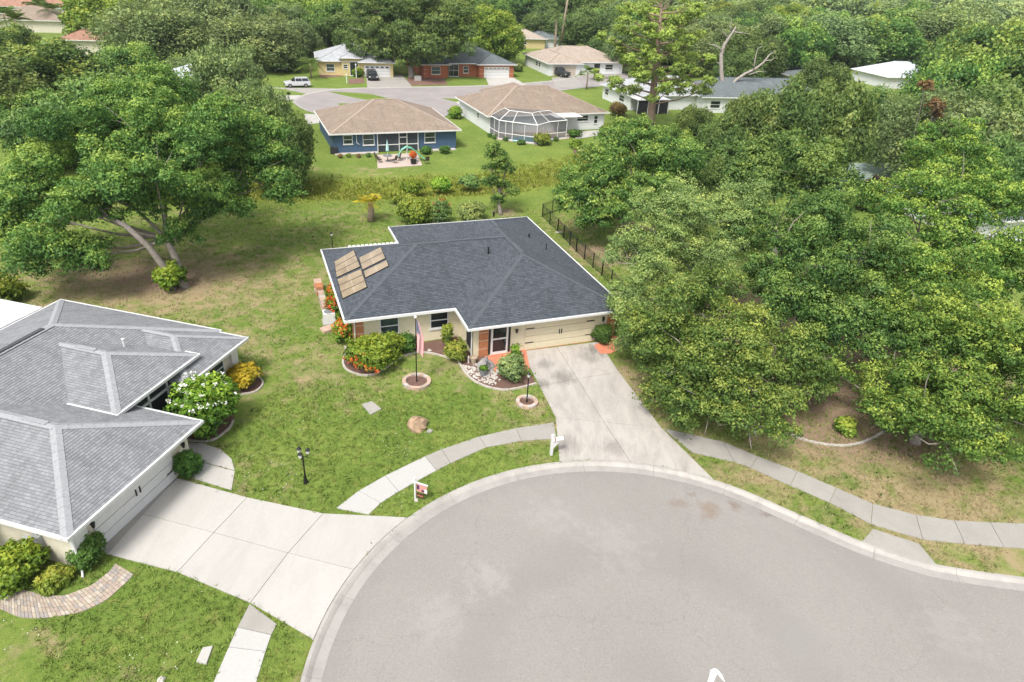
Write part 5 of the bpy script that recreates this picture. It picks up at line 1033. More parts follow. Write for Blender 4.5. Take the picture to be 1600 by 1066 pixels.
# scattered woods between 190 m and 330 m: single trees, then one mass beyond
HOUSE_PX = [(797, 875, 30, 90), (-40, 165, -5, 95), (1395, 1525, 62, 95), (1575, 1615, 20, 50), (800, 850, 25, 90), (1335, 1470, 84, 125)]
rw = np.random.default_rng(9); keys = ['oak1', 'olive1', 'oak2', 'olive2', 'oak3', 'dark1', 'bright1']
LBL = {'oak': 'mid green oak crowded in the woodland along the top of the view', 'olive': 'grey green oak crowded in the woodland along the top of the view', 'dark': 'dark evergreen in the woodland along the top of the view', 'bright': 'lime green tree in the woodland along the top of the view'}
placed = []; far_pts = []
def project(p):
    d = np.array(p)-[0, 0, H]; z = -(d@CZ); return 800+F_PX*(d@CX)/z, 533-F_PX*(d@CY)/z
for _ in range(6000):
    if len(placed) >= 150: break
    Y = rw.uniform(186, 330); x = rw.uniform(-.78, .86)*Y; px, py = project((x, Y, 6)); px0, py0 = project((x, Y, 0))
    if px < -60 or px > 1680 or any(a-18 < px < b+18 and py-25 < d and py0+4 > c for a, b, c, d in HOUSE_PX): continue
    if x < -95 and Y < 260: continue
    if 760 < px < 960 and Y < 235: continue
    if any((x-q[0])**2+(Y-q[1])**2 < 64 for q in placed): continue
    placed.append((x, Y))
for x, Y in placed:
    key = keys[rw.integers(0, 7)]; cm, tm, top, rad = PROTO[key]; nm = key[:-1]; h = rw.uniform(8, 14); s = rw.uniform(5, 8)/rad
    t = thing({'oak': 'oak_tree', 'olive': 'oak_tree', 'dark': 'evergreen_tree', 'bright': 'bright_tree'}[nm], LBL[nm], 'tree', (x, Y, 0), rw.uniform(0, 6.28), LBL[nm].split(' in the')[0].replace(' crowded', '')+'s of the far woodland'); t.scale = (s, s, h/top)
    o = bpy.data.objects.new('crown', cm); COL.objects.link(o); o.parent = t; o = bpy.data.objects.new('trunk', tm); COL.objects.link(o); o.parent = t
Vs = []; Ts = []; lo = ring(0, 0, 1, 10, 5.5, 3, 9, .45)
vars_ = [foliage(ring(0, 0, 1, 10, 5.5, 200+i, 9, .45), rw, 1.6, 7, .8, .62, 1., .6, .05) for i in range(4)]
for _ in range(250):
    Y = 320+480*rw.random()**1.6; x = rw.uniform(-.85, .95)*Y; V, ti = vars_[rw.integers(0, 4)]; a = rw.uniform(0, 6.28); s = rw.uniform(1.2, 2.0); R_ = np.array([[math.cos(a), -math.sin(a), 0], [math.sin(a), math.cos(a), 0], [0, 0, 1]])
    Vs.append((V@R_.T)*[s, s, rw.uniform(1.0, 1.5)]+[x, Y, 0]); Ts.append(np.clip(ti+rw.normal(0, .15), 0, 1))
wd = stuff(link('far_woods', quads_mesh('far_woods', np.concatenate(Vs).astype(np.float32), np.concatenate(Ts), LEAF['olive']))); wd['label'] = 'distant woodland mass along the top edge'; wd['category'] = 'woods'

# ================================================================== BEDS, EDGINGS, YARD THINGS
def bed(px, z=.03, name='mulch_bed', mat=None): pts = GP(px); HARD.append(pts); return structure(MB().sheet(pts, z).build(name, mat or MULCH))
def edging(px, name, label, wd=.13, h=.10, closed=False, seg=.9):
    """cast edging in lengths, each length a piece"""
    P_ = smooth_path(GP(px), len(px)*5); L = np.r_[0, np.cumsum(np.linalg.norm(np.diff(P_, axis=0), axis=1))]; n = max(2, int(L[-1]/seg)); root = thing(name, label, 'edging', (*P_[0], 0)); o = P_[0]
    for i in range(n):
        t = np.linspace(L[-1]*i/n+.012, L[-1]*(i+1)/n-.012, 4); q = np.c_[np.interp(t, L, P_[:, 0]), np.interp(t, L, P_[:, 1])]-o; a, b = offset(q, wd/2), offset(q, -wd/2)
        MB().prism(list(a)+list(b[::-1]), -.05, h+random.uniform(-.008, .008)).build('edging_block', CON_EDGE, root)
    return root
e1 = [(539, 542), (542, 548), (537, 560), (535, 569), (541, 579), (560, 587), (579, 588), (597, 580), (612, 569), (627, 558), (650, 551), (672, 552), (695, 558), (704, 561)]
e2 = [(716, 566), (721, 574), (727, 584), (741, 597), (762, 606), (787, 611), (809, 608), (838, 600)]
bed(e1+e2+[(832, 588), (800, 588), (772, 582), (762, 572), (757, 558), (738, 557), (714, 526), (640, 540), (556, 548)])
edging(e1, 'bed_edging', 'pale curved cast edging round the bed under the front windows'); edging(e2, 'bed_edging', 'pale curved cast edging round the rock garden beside the driveway')
bed([(286, 690), (288, 687), (326, 692), (342, 684), (360, 670), (366, 650), (340, 630), (300, 650), (270, 690)]); edging([(287, 688), (326, 692), (342, 684), (360, 670), (365, 658)], 'bed_edging', 'pale edging round the white flowering shrub by the curved walk', .1)
bed([(362, 612), (373, 618), (399, 614), (411, 603), (411, 596), (403, 590), (370, 585)]); edging([(373, 618), (399, 614), (411, 603), (411, 596), (403, 590)], 'bed_edging', 'rounded pale edging at the yellow leaved shrub', .1)
st = thing('stone_edging', 'wavy line of whitish stones bordering the mulch under the right hand thicket', 'edging', (*G(1300, 696), 0))
sp = smooth_path(GP([(1225, 676), (1247, 685), (1265, 691), (1285, 695), (1315, 698), (1340, 695), (1360, 687), (1375, 679), (1390, 670), (1407, 667), (1450, 668), (1500, 664)]), 60); so_ = G(1300, 696)
for i in range(1, 59):
    d = nrm(sp[min(i+1, 59)]-sp[i-1]); a = math.atan2(d[1], d[0]); r = random.uniform(.8, 1.15); c = sp[i]-so_
    pts = [(c[0]+x*math.cos(a)-y*math.sin(a), c[1]+x*math.sin(a)+y*math.cos(a)) for x, y in ((-.13*r, -.07), (.12*r, -.08), (.14*r, .06), (-.11*r, .08))]; MB().prism(pts, -.03, .1*r).build('stone', STONEW, st)
def stone_ring(px, py, rad, label, nblk=17):
    c = G(px, py); t = thing('stone_ring', label, 'planter ring', (*c, 0)); HARD.append([c+(rad+.12)*np.array([math.cos(a), math.sin(a)]) for a in np.linspace(0, 6.28, 16)])
    MB().lathe([(rad, -.03), (rad, .05), (.01, .07)], 16).build('soil', MULCH, t)
    for lay in range(2):
        for i in range(nblk):
            a = 2*math.pi*(i+.5*lay)/nblk; w_ = math.pi*rad/nblk*.97; ro, ri = rad+.13, rad-.10; z0 = lay*.095; hw = .96*math.pi/nblk
            MB().prism([(ro*math.cos(a-hw), ro*math.sin(a-hw)), (ro*math.cos(a+hw), ro*math.sin(a+hw)), (ri*math.cos(a+hw), ri*math.sin(a+hw)), (ri*math.cos(a-hw), ri*math.sin(a-hw))], z0, z0+.09+random.uniform(-.006, .006)).build('stone_block', random.choice([SALMON, SALMON, STONEW, PAVERS[1]]), t)
    return c
fc = stone_ring(651, 598, .78, 'round two course ring of pale blocks at the foot of the flagpole')
lc = stone_ring(823, 630, .56, 'small round ring of pinkish blocks at the foot of the lamp post by the driveway', 13)
fp = thing('flagpole', 'thin dark flagpole with white cap standing in a stone ring', 'flagpole', (*fc, .05)); MB().tube([(0, 0, -.1), (0, 0, 4.5)], [.04, .028], 8).build('pole', BLACK, fp); MB().lathe([(.02, 4.5), (.09, 4.56), (.09, 4.64), (.02, 4.7)], 8).build('finial', WHITE, fp)
# drooping flag
nu, nv = 10, 26; vs = []; uvl = []
for j in range(nv+1):
    for i in range(nu+1):
        s, t = i/nu, j/nv; w_ = .14+.34*min(1, t*2.2)*(1-.25*t); x = .05+s*w_; y = .07*math.sin(s*9+t*3)*(.4+t); z = 4.4-t*2.15-s*(.35*t+.10); vs.append((x, y, z)); uvl.append((t, 1-s))
fs = [(j*(nu+1)+i, j*(nu+1)+i+1, (j+1)*(nu+1)+i+1, (j+1)*(nu+1)+i) for j in range(nv) for i in range(nu)]
me = bpy.data.meshes.new('flag'); me.from_pydata(vs, [], fs); ul = me.uv_layers.new(name='UVMap')
for l in me.loops: ul.data[l.index].uv = uvl[l.vertex_index]
tag(link('flag', me, FLAG, None, (*fc, .05), .1), 'red white and blue striped flag hanging limp from the flagpole', 'flag')
def lamp_post(c, h, label, heads=1, base=True):
    t = thing('lamp_post', label, 'lamp post', (*c, 0)); MB().lathe([(.13, -.05), (.13, .06), (.08, .3), (.05, .55), (.04, .6)] if base else [(.05, -.1), (.05, .3)], 10).build('base', BLACK, t); MB().tube([(0, 0, .3), (0, 0, h-.35)], .04, 8).build('pole', BLACK, t)
    ps = [(0, 0)] if heads == 1 else [(.26*math.cos(a), .26*math.sin(a)) for a in (.4, 2.5, 4.6)]
    for x, y in ps:
        hd = MB(); z = h-.35
        if heads > 1: hd.tube([(0, 0, z-.1), (x*.6, y*.6, z-.18), (x, y, z-.02)], .02, 5)
        hd.lathe([(.05, z-.02), (.06, z), (.11, z+.22), (.13, z+.24), (.02, z+.36), (.01, z+.42)], 8, (x, y, 0)); l = hd.build('lantern', BLACK, t); MB().lathe([(.072, z+.03), (.112, z+.2)], 8, (x, y, 0)).build('lamp_glass', LENS, l)
lamp_post(G(478, 755), 2.15, 'black three headed garden lamp post on the lawn by the left driveway', 3); lamp_post(lc, 2.2, 'black single lantern post in a small stone ring by the driveway', 1, False); lamp_post(G(521, 402), 2.3, 'black lamp post behind the solar panelled end of the slate roof', 1, False)
def boulder(px, py, r, label, mat, seed, flat=.8, cat='boulder', nm='boulder'): c = G(px, py); o = MB().rock((0, 0, 0.02), r, seed, flat, 10).build(nm, mat, None, False, (*c, 0)); return tag(o, label, cat)
boulder(653, 667, .62, 'large tan boulder on the lawn near the sidewalk', TANROCK, 3, .95)
boulder(760, 574, .62, 'big grey white boulder in the rock garden by the front door', STONE, 5, .8); boulder(781, 581, .26, 'white round rock left of the straggly shrub', STONEW, 6, .9); boulder(655, 545, .3, 'grey white rock on the mulch beside the clipped hedge', STONEW, 7, .6); boulder(671, 548, .16, 'small pale rock right of the rock beside the hedge', STONEW, 8, .6); boulder(724, 527, .2, 'flat pale rock in the corner of the bed below the second window', STONEW, 9, .4)
boulder(252, 1064, .16, 'small white rock at the bottom edge left of the sidewalk', STONEW, 10, .7)
def on_lawn(px, name, label, cat, mat, z=.07): pts = GP(px); c = np.mean(pts, 0); HARD.append(pts); o = MB().prism([p-c for p in pts], -.04, z).build(name, mat, None, False, (*c, 0)); return tag(bevel(o, .01), label, cat)
on_lawn([(565, 633), (581, 628), (596, 640), (579, 649)], 'utility_cover', 'square grey concrete utility cover in the front lawn', 'utility cover', CON_GREY)
on_lawn([(666, 675), (671, 671), (677, 674), (671, 678)], 'meter_lid', 'tiny grey lid in the grass by the tan boulder', 'utility cover', CON_GREY)
on_lawn([(333, 1011), (317, 1014), (307, 1036), (323, 1039)], 'utility_cover', 'white rectangular utility cover in the grass at the bottom left', 'utility cover', CON_WHITE, .09)
# rock garden pebbles (nobody could count them) and pots
pz = GP([(722, 572), (733, 586), (752, 598), (775, 604), (785, 592), (770, 582), (748, 568)]); pc = np.mean(pz, 0); mb = MB(); k = 0
while k < 170:
    a, b, c = rng.choice(len(pz), 3, False); wts = rng.dirichlet([1, 1, 1]); p = pz[a]*wts[0]+pz[b]*wts[1]+pz[c]*wts[2]; mb.rock((*p, .05), rng.uniform(.05, .13), k, .7, 5); k += 1
stuff(mb.build('pebbles', STONEW))['label'] = 'pale pebbles spread over the rock garden'
def pot(px, py, r, h, label, mat, plant=None):
    c = G(px, py); t = thing('plant_pot', label, 'pot', (*c, .03)); MB().lathe([(r*.7, 0), (r, h*.9), (r*1.12, h*.9), (r*1.12, h), (r*.9, h), (r*.85, h*.85), (.01, h*.85)], 12).build('pot', mat, t)
    if plant: rr = np.random.default_rng(int(px)); V, ti = foliage([(0, 0, h*1.1, r*.9, r*.9, r*.6)], rr, .14, 20, 1.2, .06); link('plant', quads_mesh('plant', V, ti, LEAF[plant]), None, t)
pot(755, 588, .26, .5, 'grey urn shaped pot with a small plant in the rock garden', GREYPOT, 'shrub'); pot(740, 568, .22, .45, 'tan empty pot at the edge of the rock garden', TANPOT); pot(812, 560, .2, .4, 'pale pink pot with a shrub at the garage corner', SALMON)
fg = MB(); fg.lathe([(.12, 0), (.06, .1), (.05, .35), (.11, .45), (.09, .6), (.05, .66), (.08, .75), (.02, .85)], 8); c = G(760, 580); tag(fg.build('garden_statue', GREYPOT, None, True, (*c, .3)), 'small dark grey garden statue standing in front of the grey white boulder', 'statue')
fg = MB(); fg.lathe([(.1, 0), (.06, .08), (.05, .3), (.07, .4), (.06, .5), (.01, .56)], 8); c = G(732, 568); tag(fg.build('garden_statue', STONEW, None, True, (*c, .03)), 'tiny white statue left of the tan pot', 'statue')
# mailbox
c = G(861, 711); t = thing('mailbox', 'white wooden mailbox post with sloping bracket at the left edge of the driveway', 'mailbox', (*c, 0), .35)
MB().box((-.07, -.07, -.1), (.07, .07, 1.38)).build('post', WHITE, t); MB().add([(.07, -.05, .45), (.07, .05, .45), (.07, -.05, 1.1), (.07, .05, 1.1), (.5, -.05, .95), (.5, .05, .95)], [(0, 2, 4), (1, 5, 3), (0, 4, 5, 1), (2, 3, 5, 4), (0, 1, 3, 2)]).build('bracket', WHITE, t)
mb = MB(); mb.tube([(.02, 0, 1.02), (.6, 0, 1.02)], .13, 10); b_ = mb.build('mail_box', WHITE, t); MB().box((.08, -.15, 1.05), (.12, -.135, 1.25)).build('red_flag', REDL, b_)
# sale sign
c = G(649, 780); t = thing('sale_sign', 'white post yard sign with pink panel and brown rider on the verge', 'yard sign', (*c, 0), -.35)
MB().box((-.05, -.05, -.1), (.05, .05, 1.85)).build('post', WHITE, t); MB().box((-.22, -.04, 1.45), (.95, .04, 1.53)).build('arm', WHITE, t)
PINK = plain('pink_sign', (.62, .30, .28), .5, .1, 3)
pn = MB().box((.12, -.015, .78), (.88, .015, 1.42)).build('sign_panel', PINK, t); MB().box((.15, -.02, .95), (.32, .02, 1.32)).box((.48, -.02, .85), (.74, .02, 1.0)).build('printed_mark', plain('sign_print', (.06, .03, .10), .5), pn); MB().box((.70, -.022, .78), (.89, .022, 1.1)).build('white_corner', WHITE, pn)
MB().box((.1, -.02, .28), (.62, .02, .62)).build('sign_rider', WOODBR, t)
MB().box((.13, -.024, .40), (.59, .024, .47)).build('rider_line', TERRA, t); MB().lathe([(.16, 0.0), (.12, .12), (.01, .14)], 8, (.12, -.1, 0)).build('post_foot', STONEW, t)
t.scale = (.74, .74, .74)
# things along the left wall
c = FM.w(-.55, 5.0); t = thing('air_conditioner', 'white air conditioning unit with grey fan grille by the left wall of the cream house', 'air conditioner', (*c, 0), AM); MB().box((-.4, -.4, .08), (.4, .4, .85)).build('casing', WHITE, t); MB().lathe([(.33, .85), (.33, .88), (.01, .89)], 14).build('fan_grille', GREYPOT, t); MB().box((-.5, -.5, -.03), (.5, .5, .08)).build('pad', CON_GREY, t)
c = FM.w(-.75, 3.8); o = MB().box((-.5, -.35, -.02), (.5, .35, .22)).build('step_block', SALMON, None, False, (*c, 0), AM+.4); tag(o, 'salmon concrete step block in front of the air conditioner', 'block')
c = FM.w(-.6, 7.6); t = thing('planter_wall', 'low stack of pinkish blocks along the left wall below the eave', 'block stack', (*c, 0), AM)
for i in range(7): 
    for k in range(3): MB().box((-.25+random.uniform(-.03, .03), -1.2+i*.4, k*.2), (.2, -1.2+i*.4+.38, k*.2+.19)).build('block', random.choice([SALMON, PAVERS[1], STONEW]), t)
c = FM.w(-.6, 10.2); t = thing('planter_wall', 'white and brown block pile at the back left corner of the cream house', 'block stack', (*c, 0), AM)
for i in range(4):
    for k in range(4): MB().box((-.35+random.uniform(-.05, .05), -.8+i*.42, k*.2), (.2, -.8+i*.42+.39, k*.2+.19)).build('block', random.choice([SALMON, TERRA, STONEW]), t)
# black fence to the right of the slate roof
def fence(pts, label, h=1.35, sp=1.9):
    t = thing('metal_fence', label, 'fence', (*pts[0], 0)); o = pts[0]
    for a, b in zip(pts[:-1], pts[1:]):
        L = np.linalg.norm(b-a); n = max(1, round(L/sp)); d = (b-a)/L
        for i in range(n+1): p = a+(b-a)*i/n-o; MB().box((p[0]-.045, p[1]-.045, -.1), (p[0]+.045, p[1]+.045, h+.06)).build('post', BLACK, t)
        for i in range(n):
            p, q = a+(b-a)*i/n-o+d*.045, a+(b-a)*(i+1)/n-o-d*.045; pm = MB()
            for z in (.15, h-.2, h): pm.tube([(*p, z), (*q, z)], .022, 4)
            for k in range(1, 15): s = p+(q-p)*k/15; pm.tube([(*s, .1), (*s, h)], .011, 3)
            pm.build('fence_panel', BLACK, t)
fence([G(*p) for p in ((847, 339), (871, 363), (900, 394), (940, 431), (985, 480), (1005, 500))], 'black metal picket fence running back along the right side of the slate roofed house'); fence([G(*p) for p in ((847, 338), (878, 328), (930, 330), (1000, 335))], 'short black metal fence crossing behind the broad low oak')
mb = MB().tube([(0, 0, .06), (.9, .15, .06)], .06, 8); tag(mb.build('white_pipe', WHITE, None, True, (*G(868, 364), 0)), 'short white pipe lying at the foot of the black fence', 'pipe')
# far yard things
def box_thing(px, py, s, name, label, cat, mat): c = G(px, py); return tag(bevel(MB().box((-s[0]/2, -s[1]/2, -.05), (s[0]/2, s[1]/2, s[2])).build(name, mat, None, False, (*c, 0), .3), .04), label, cat)
box_thing(653, 126, (1.3, 1.0, .9), 'utility_box', 'pale green white utility box on the verge under the big shade tree', 'utility box', CON_WHITE)
for px, py, lb in ((557, 122, 'taller white lamp post in the red mulch of the yellow house yard'), (542, 130, 'short white post at the kerb of the yellow house yard')):
    c = G(px, py); t = thing('white_post', lb, 'post', (*c, 0)); h = 2.3 if px == 557 else 1.3; MB().tube([(0, 0, -.1), (0, 0, h)], .09, 6).build('post', WHITE, t); MB().lathe([(.1, h), (.18, h+.25), (.02, h+.4)], 6).build('cap', WHITE, t)
bed([(545, 124), (568, 122), (570, 130), (545, 132)]); bed([(632, 134), (637, 122), (660, 118), (692, 121), (700, 133)], .025); bed([(500, 122), (535, 120), (535, 116), (500, 117)]); bed([(893, 232), (905, 230), (913, 236), (897, 240)])
c = G(452, 157); t = thing('mailbox', 'dark mailbox on a post at the left kerb of the far cul de sac', 'mailbox', (*c, 0)); MB().box((-.06, -.06, -.1), (.06, .06, 1.0)).build('post', BLACK, t); MB().box((-.3, -.13, 1.0), (.3, .13, 1.3)).build('mail_box', BLACK, t)
# furniture on the patio of the blue house
c = G(606, 253); t = thing('patio_table', 'round patio table with a closed aqua umbrella on the patio of the blue house', 'table', (*c, .06)); MB().lathe([(.6, .70), (.62, .74), (.01, .74)], 14).build('table_top', GREYPOT, t); MB().tube([(0, 0, 0), (0, 0, .7)], .05, 6).build('leg', GREYPOT, t); MB().lathe([(.25, 0), (.25, .05), (.05, .08)], 10).build('base', GREYPOT, t)
t = thing('parasol', 'closed aqua parasol standing through the patio table', 'parasol', (*c, .06)); MB().tube([(0, 0, .74), (0, 0, 2.7)], .025, 6).build('pole', WHITE, t); MB().lathe([(.05, 1.2), (.22, 1.35), (.16, 1.9), (.05, 2.5), (.03, 2.6)], 10).build('canopy', AQUA, t)
BRONZE = plain('bronze_frame', (.10, .075, .06), .5)
for i, (dx, dy, lb) in enumerate([(-1.3, .1, 'brown patio chair left of the table with the aqua parasol'), (-.9, -.7, 'brown patio chair front left of the table with the aqua parasol'), (.9, -.5, 'brown patio chair front right of the table with the aqua parasol'), (1.2, .6, 'brown patio chair right of the table with the aqua parasol'), (4.9, .1, 'brown patio chair under the leaning aqua and green slide')]):
    a = math.atan2(-dy, -dx) if i < 4 else 2.0; t = thing('patio_chair', lb, 'chair', (c[0]+dx, c[1]+dy, .06), a, 'chairs on the patio of the blue house'); MB().box((-.25, -.25, .38), (.25, .25, .43)).build('seat', BRONZE, t); MB().add([(-.25, -.25, .43), (-.25, .25, .43), (-.42, -.24, .98), (-.42, .24, .98), (-.21, -.25, .43), (-.21, .25, .43), (-.38, -.24, .99), (-.38, .24, .99)], [(0, 1, 3, 2), (4, 6, 7, 5), (0, 2, 6, 4), (1, 5, 7, 3), (2, 3, 7, 6)]).build('backrest', BRONZE, t)
    for x in (-.22, .22):
        for y in (-.22, .22): MB().tube([(x, y, 0), (x, y, .4)], .02, 5).build('leg', BRONZE, t)
c2_ = G(640, 251); t = thing('toy_slide', 'aqua and green arched play slide at the right end of the patio', 'slide', (*c2_, .06), .3); GREENP = plain('green_plastic', (.12, .42, .22), .5); sl_ = MB(); pth = [(-1.4, .6, .3), (-.9, .5, 1.2), (-.3, .35, 1.6), (.3, .2, 1.45), (1.1, 0, .8), (1.9, -.25, .12)]
for (p, q) in zip(pth[:-1], pth[1:]): sl_.add([(p[0], p[1]-.28, p[2]), (p[0], p[1]+.28, p[2]), (q[0], q[1]+.28, q[2]), (q[0], q[1]-.28, q[2]), (p[0], p[1]-.28, p[2]-.06), (p[0], p[1]+.28, p[2]-.06), (q[0], q[1]+.28, q[2]-.06), (q[0], q[1]-.28, q[2]-.06)], [(0, 3, 2, 1), (4, 5, 6, 7), (0, 4, 7, 3), (1, 2, 6, 5)])
sl_.build('chute', AQUA, t); rl = MB()
for sg in (-.3, .3): rl.tube([(p[0], p[1]+sg, p[2]+.05) for p in pth], .04, 5)
rl.build('side_rail', GREENP, t); MB().tube([(-.3, .35, 1.5), (-.3, .35, 0)], .06, 6).build('leg', WHITE, t)
bush('patio_flowers', 'orange flowers in a black tub in front of the slide', 'plant', 646, 254, 11, 14, 'orange', 160, leaf=.09, clump=.22, z0=.5)
c = G(646, 257); t = MB().lathe([(.32, .05), (.4, .62), (.34, .62), (.32, .55), (.01, .55)], 10).build('tub', BLACK, None, False, (*c, 0)); tag(t, 'black tub of orange flowers at the patio edge', 'tub')
box_thing(522, 240, (.9, .9, .9), 'air_conditioner', 'dark air conditioner at the left end of the blue house', 'air conditioner', SHUTTER)
# vehicles
def car(label, px, py, hd, L, Wd, body, prof, cab, paint, cat, pickup=False):
    c = G(px, py); t = thing(cat.replace(' ', '_'), label, cat, (*c, .03), hd)
    def side(poly, w0, w1, z_w=None): n = len(poly); return [(x, -w0 if z < z_w else -w1, z) for x, z in poly]+[(x, w0 if z < z_w else w1, z) for x, z in poly], [tuple(range(n-1, -1, -1)), tuple(range(n, 2*n))]+[(i, (i+1) % n, n+(i+1) % n, n+i) for i in range(n)]
    v, f = side(prof, Wd/2, Wd/2*.96, .8); bevel(MB().add(v, f).build('body', paint, t), .05, 2)
    v, f = side(cab, Wd/2*.94, Wd/2*.76, max(z for x, z in cab)-.15); cb = MB().add(v, f).build('cabin', DARKG, t); xs = [x for x, z in cab if z > max(q for _, q in cab)-.02]; zt = max(z for _, z in cab)
    bevel(MB().box((min(xs)-.03, -Wd/2*.77, zt-.02), (max(xs)+.03, Wd/2*.77, zt+.05)).build('roof', paint, t), .02); pil = MB()
    for x0 in (min(xs), (min(xs)+max(xs))/2, max(xs)):
        for sg in (-1, 1): pil.tube([(x0, sg*Wd/2*.78, zt), (x0*1.12, sg*Wd/2*.955, min(z for _, z in cab))], .045, 4)
    pil.build('pillar', paint, cb)
    for x in (-L*.30, L*.31):
        for sg in (-1, 1): y = sg*(Wd/2-.08); w_ = MB().tube([(x, y-.12, .35), (x, y+.12, .35)], .36, 14).build('wheel', TIRE, t); MB().tube([(x, y+sg*.10, .35), (x, y+sg*.135, .35)], .23, 10).build('rim', CHROME, w_)
    for sg in (-1, 1): MB().box((L/2-.1, sg*Wd*.36-.16, .72), (L/2+.02, sg*Wd*.36+.16, .88)).build('headlight', LENS, t); MB().box((-L/2-.02, sg*Wd*.42-.1, .8), (-L/2+.08, sg*Wd*.42+.1, 1.05)).build('taillight', REDL, t)
    MB().box((L/2-.04, -Wd*.3, .38), (L/2+.04, Wd*.3, .62)).build('grille', SHUTTER, t)
    return t
def suv(L): return [(-L/2, .35), (L/2-.05, .35), (L/2, .6), (L/2-.08, .92), (L*.2, 1.08), (-L/2+.05, 1.1)], [(L*.22, 1.05), (L*.08, 1.58), (-L*.40, 1.58), (-L*.48, 1.05)]
p_, c__ = suv(4.6); car('silver white sport utility car parked at the left of the far cul de sac', 465, 136, .45+math.pi, 4.6, 1.9, None, p_, c__, SILVER, 'car')
p_, c__ = suv(4.9); car('black sport utility car parked nose out at the yellow house garage', 582, 124, -math.pi/2+.3, 4.9, 2.0, None, p_, c__, NIGHT, 'car')
L = 5.7; car('dark grey pickup truck parked nose out at the beige roofed house', 873, 119, -math.pi/2+.75, L, 2.0, None, [(-L/2, .5), (L/2-.05, .45), (L/2, .7), (L/2-.05, 1.12), (L*.2, 1.18), (-L*.1, 1.2), (-L*.12, 1.0), (-L/2+.1, 1.0), (-L/2, 1.2)], [(L*.2, 1.15), (L*.1, 1.8), (-L*.1, 1.8), (-L*.13, 1.15)], GUNM, 'pickup truck', True)

# ================================================================== GRASS
def tufts(name, area, n, h, spread, nb, seed, dry_on=True, mat=None, wd=.012, hv=.5, z_off=0., mask=None):
    r = np.random.default_rng(seed); P_ = np.c_[r.uniform(area[0], area[1], n), r.uniform(area[2], area[3], n)]
    k = mask(P_[:, 0], P_[:, 1]) if mask is not None else np.ones(len(P_), bool)
    P_ = P_[k]; bad = np.zeros(len(P_), bool)
    for h_ in HARD: bad |= pip(P_[:, 0], P_[:, 1], h_)
    for fr_, rects in FOOT:
        d = P_-fr_.o; u, v = d@fr_.U, d@fr_.V
        for u0, u1, v0, v1 in rects: bad |= (u > u0) & (u < u1) & (v > v0) & (v < v1)
    P_ = P_[~bad]; n = len(P_); z = gsample(GZ, P_[:, 0], P_[:, 1]); dry = gsample(GD, P_[:, 0], P_[:, 1])
    B = np.repeat(np.c_[P_, z], nb, 0)+np.c_[r.normal(0, spread, (n*nb, 2)), np.zeros(n*nb)-.01]; a = r.uniform(0, 6.28, n*nb); hh = h*np.repeat(r.uniform(1-hv, 1+hv, n), nb)*r.uniform(.7, 1.2, n*nb)
    d = np.c_[np.cos(a), np.sin(a), np.zeros(n*nb)]; w_ = wd*r.uniform(.7, 1.3, (n*nb, 1)); l = r.normal(0, .55, (n*nb, 2)); T = B+np.c_[l*hh[:, None], hh]; Mi = B+np.c_[l*hh[:, None]*.35, hh*.6]
    Q = np.stack([B-d*w_, B+d*w_, Mi+d*w_*.9, T], 1)
    if mat is None or mat is BLADE: return stuff(link(name, quads_mesh(name, Q.astype(np.float32), np.clip(r.normal(.45, .25, n*nb), 0, 1), BLADE, {'dry': np.repeat(dry, nb)})))
    return stuff(link(name, quads_mesh(name, Q.astype(np.float32), np.clip(r.normal(.5, .25, n*nb), 0, 1), mat)))
FOOT = [(FM, [(.4, 18.5, -2.5, 15.7)]), (FL, [(-17, -.6, -6, 16)]), (FB, [(.2, 17, .2, 14)])]
def near(x, y): d = np.hypot(x, y); return (np.abs(x) < y*.85+3)
g = tufts('lawn_grass', (-30, 34, 12, 36), 64000, .10, .06, 5, 1, mask=near, wd=.016); g['label'] = 'short lawn grass with weeds in the near yards'
g = tufts('lawn_grass', (-48, 34, 36, 72), 30000, .11, .10, 4, 2, mask=near, wd=.024); g['label'] = 'short lawn grass behind and around the houses'
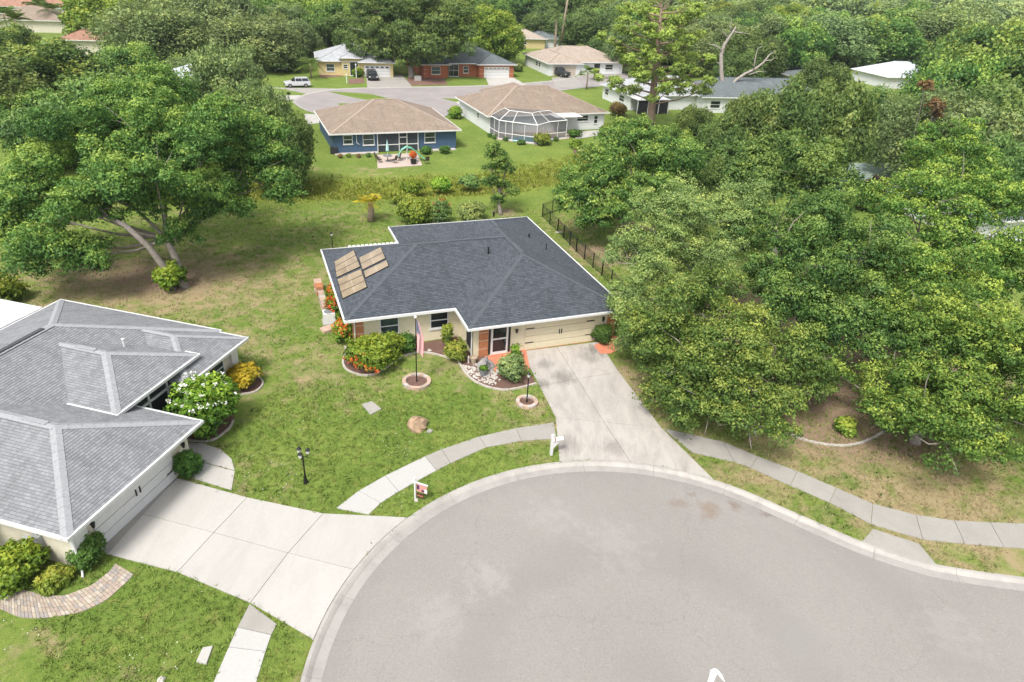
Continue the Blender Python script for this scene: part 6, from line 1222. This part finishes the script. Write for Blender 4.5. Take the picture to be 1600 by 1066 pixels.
wm = lambda x, y: near(x, y) & ((np.sin(x*1.3+2)*np.cos(y*1.1)+np.sin(x*.5-y*.7)) > .25)
g = tufts('lawn_weeds', (-30, 34, 12, 44), 3600, .10, .07, 6, 8, mask=wm, mat=LEAF['hedge'], wd=.03); g['label'] = 'darker broadleaf weeds dotted through the near lawns'
dm = lambda x, y: (seg_dist(x, y, DITCH)+np.random.default_rng(1).normal(0, .9, x.shape) < 3.3)
g = tufts('ditch_grass', (-60, 22, 60, 105), 46000, .27, .2, 6, 3, mask=dm, mat=LEAF['blade'], wd=.035); g['label'] = 'tall yellow green grass growing along the ditch'
cw = GP([(545, 265), (560, 268)]); 
# small white clover heads in the near grass
r_ = np.random.default_rng(4); n = 900; cl = np.c_[r_.uniform(-20, -2, n), r_.uniform(16, 33, n)]; bad = np.zeros(n, bool)
for h_ in HARD: bad |= pip(cl[:, 0], cl[:, 1], h_)
cl = cl[~bad]; cl = cl[(np.sin(cl[:, 0]*.9)+np.cos(cl[:, 1]*1.1+cl[:, 0]*.4)) > .5]; Pq = np.c_[cl, np.full(len(cl), .1)]
g = stuff(link('clover_flowers', quads_mesh('clover_flowers', leaf_quads(Pq, nrm(r_.normal(0, .3, Pq.shape)+[0, 0, 1]), np.full(len(cl), .022), np.full(len(cl), .022), r_), r_.random(len(cl)), LEAF['white']))); g['label'] = 'tiny white clover heads scattered in the near grass'

# ------------------------------------------------------------------ air
hm, hnt = bpy.data.materials.new('haze_air'), None
hm.use_nodes = True; hnt = hm.node_tree; hnt.nodes.clear(); ho = hnt.nodes.new('ShaderNodeOutputMaterial'); pv = hnt.nodes.new('ShaderNodeVolumePrincipled')
pv.inputs['Color'].default_value = (.86, .93, 1, 1); pv.inputs['Density'].default_value = .00014; pv.inputs['Anisotropy'].default_value = .2; hnt.links.new(pv.outputs[0], ho.inputs['Volume'])
hz = stuff(MB().box((-1200, -60, -2), (1500, 1300, 27)).build('haze', hm)); hz['label'] = 'thin pale summer haze over the neighbourhood'
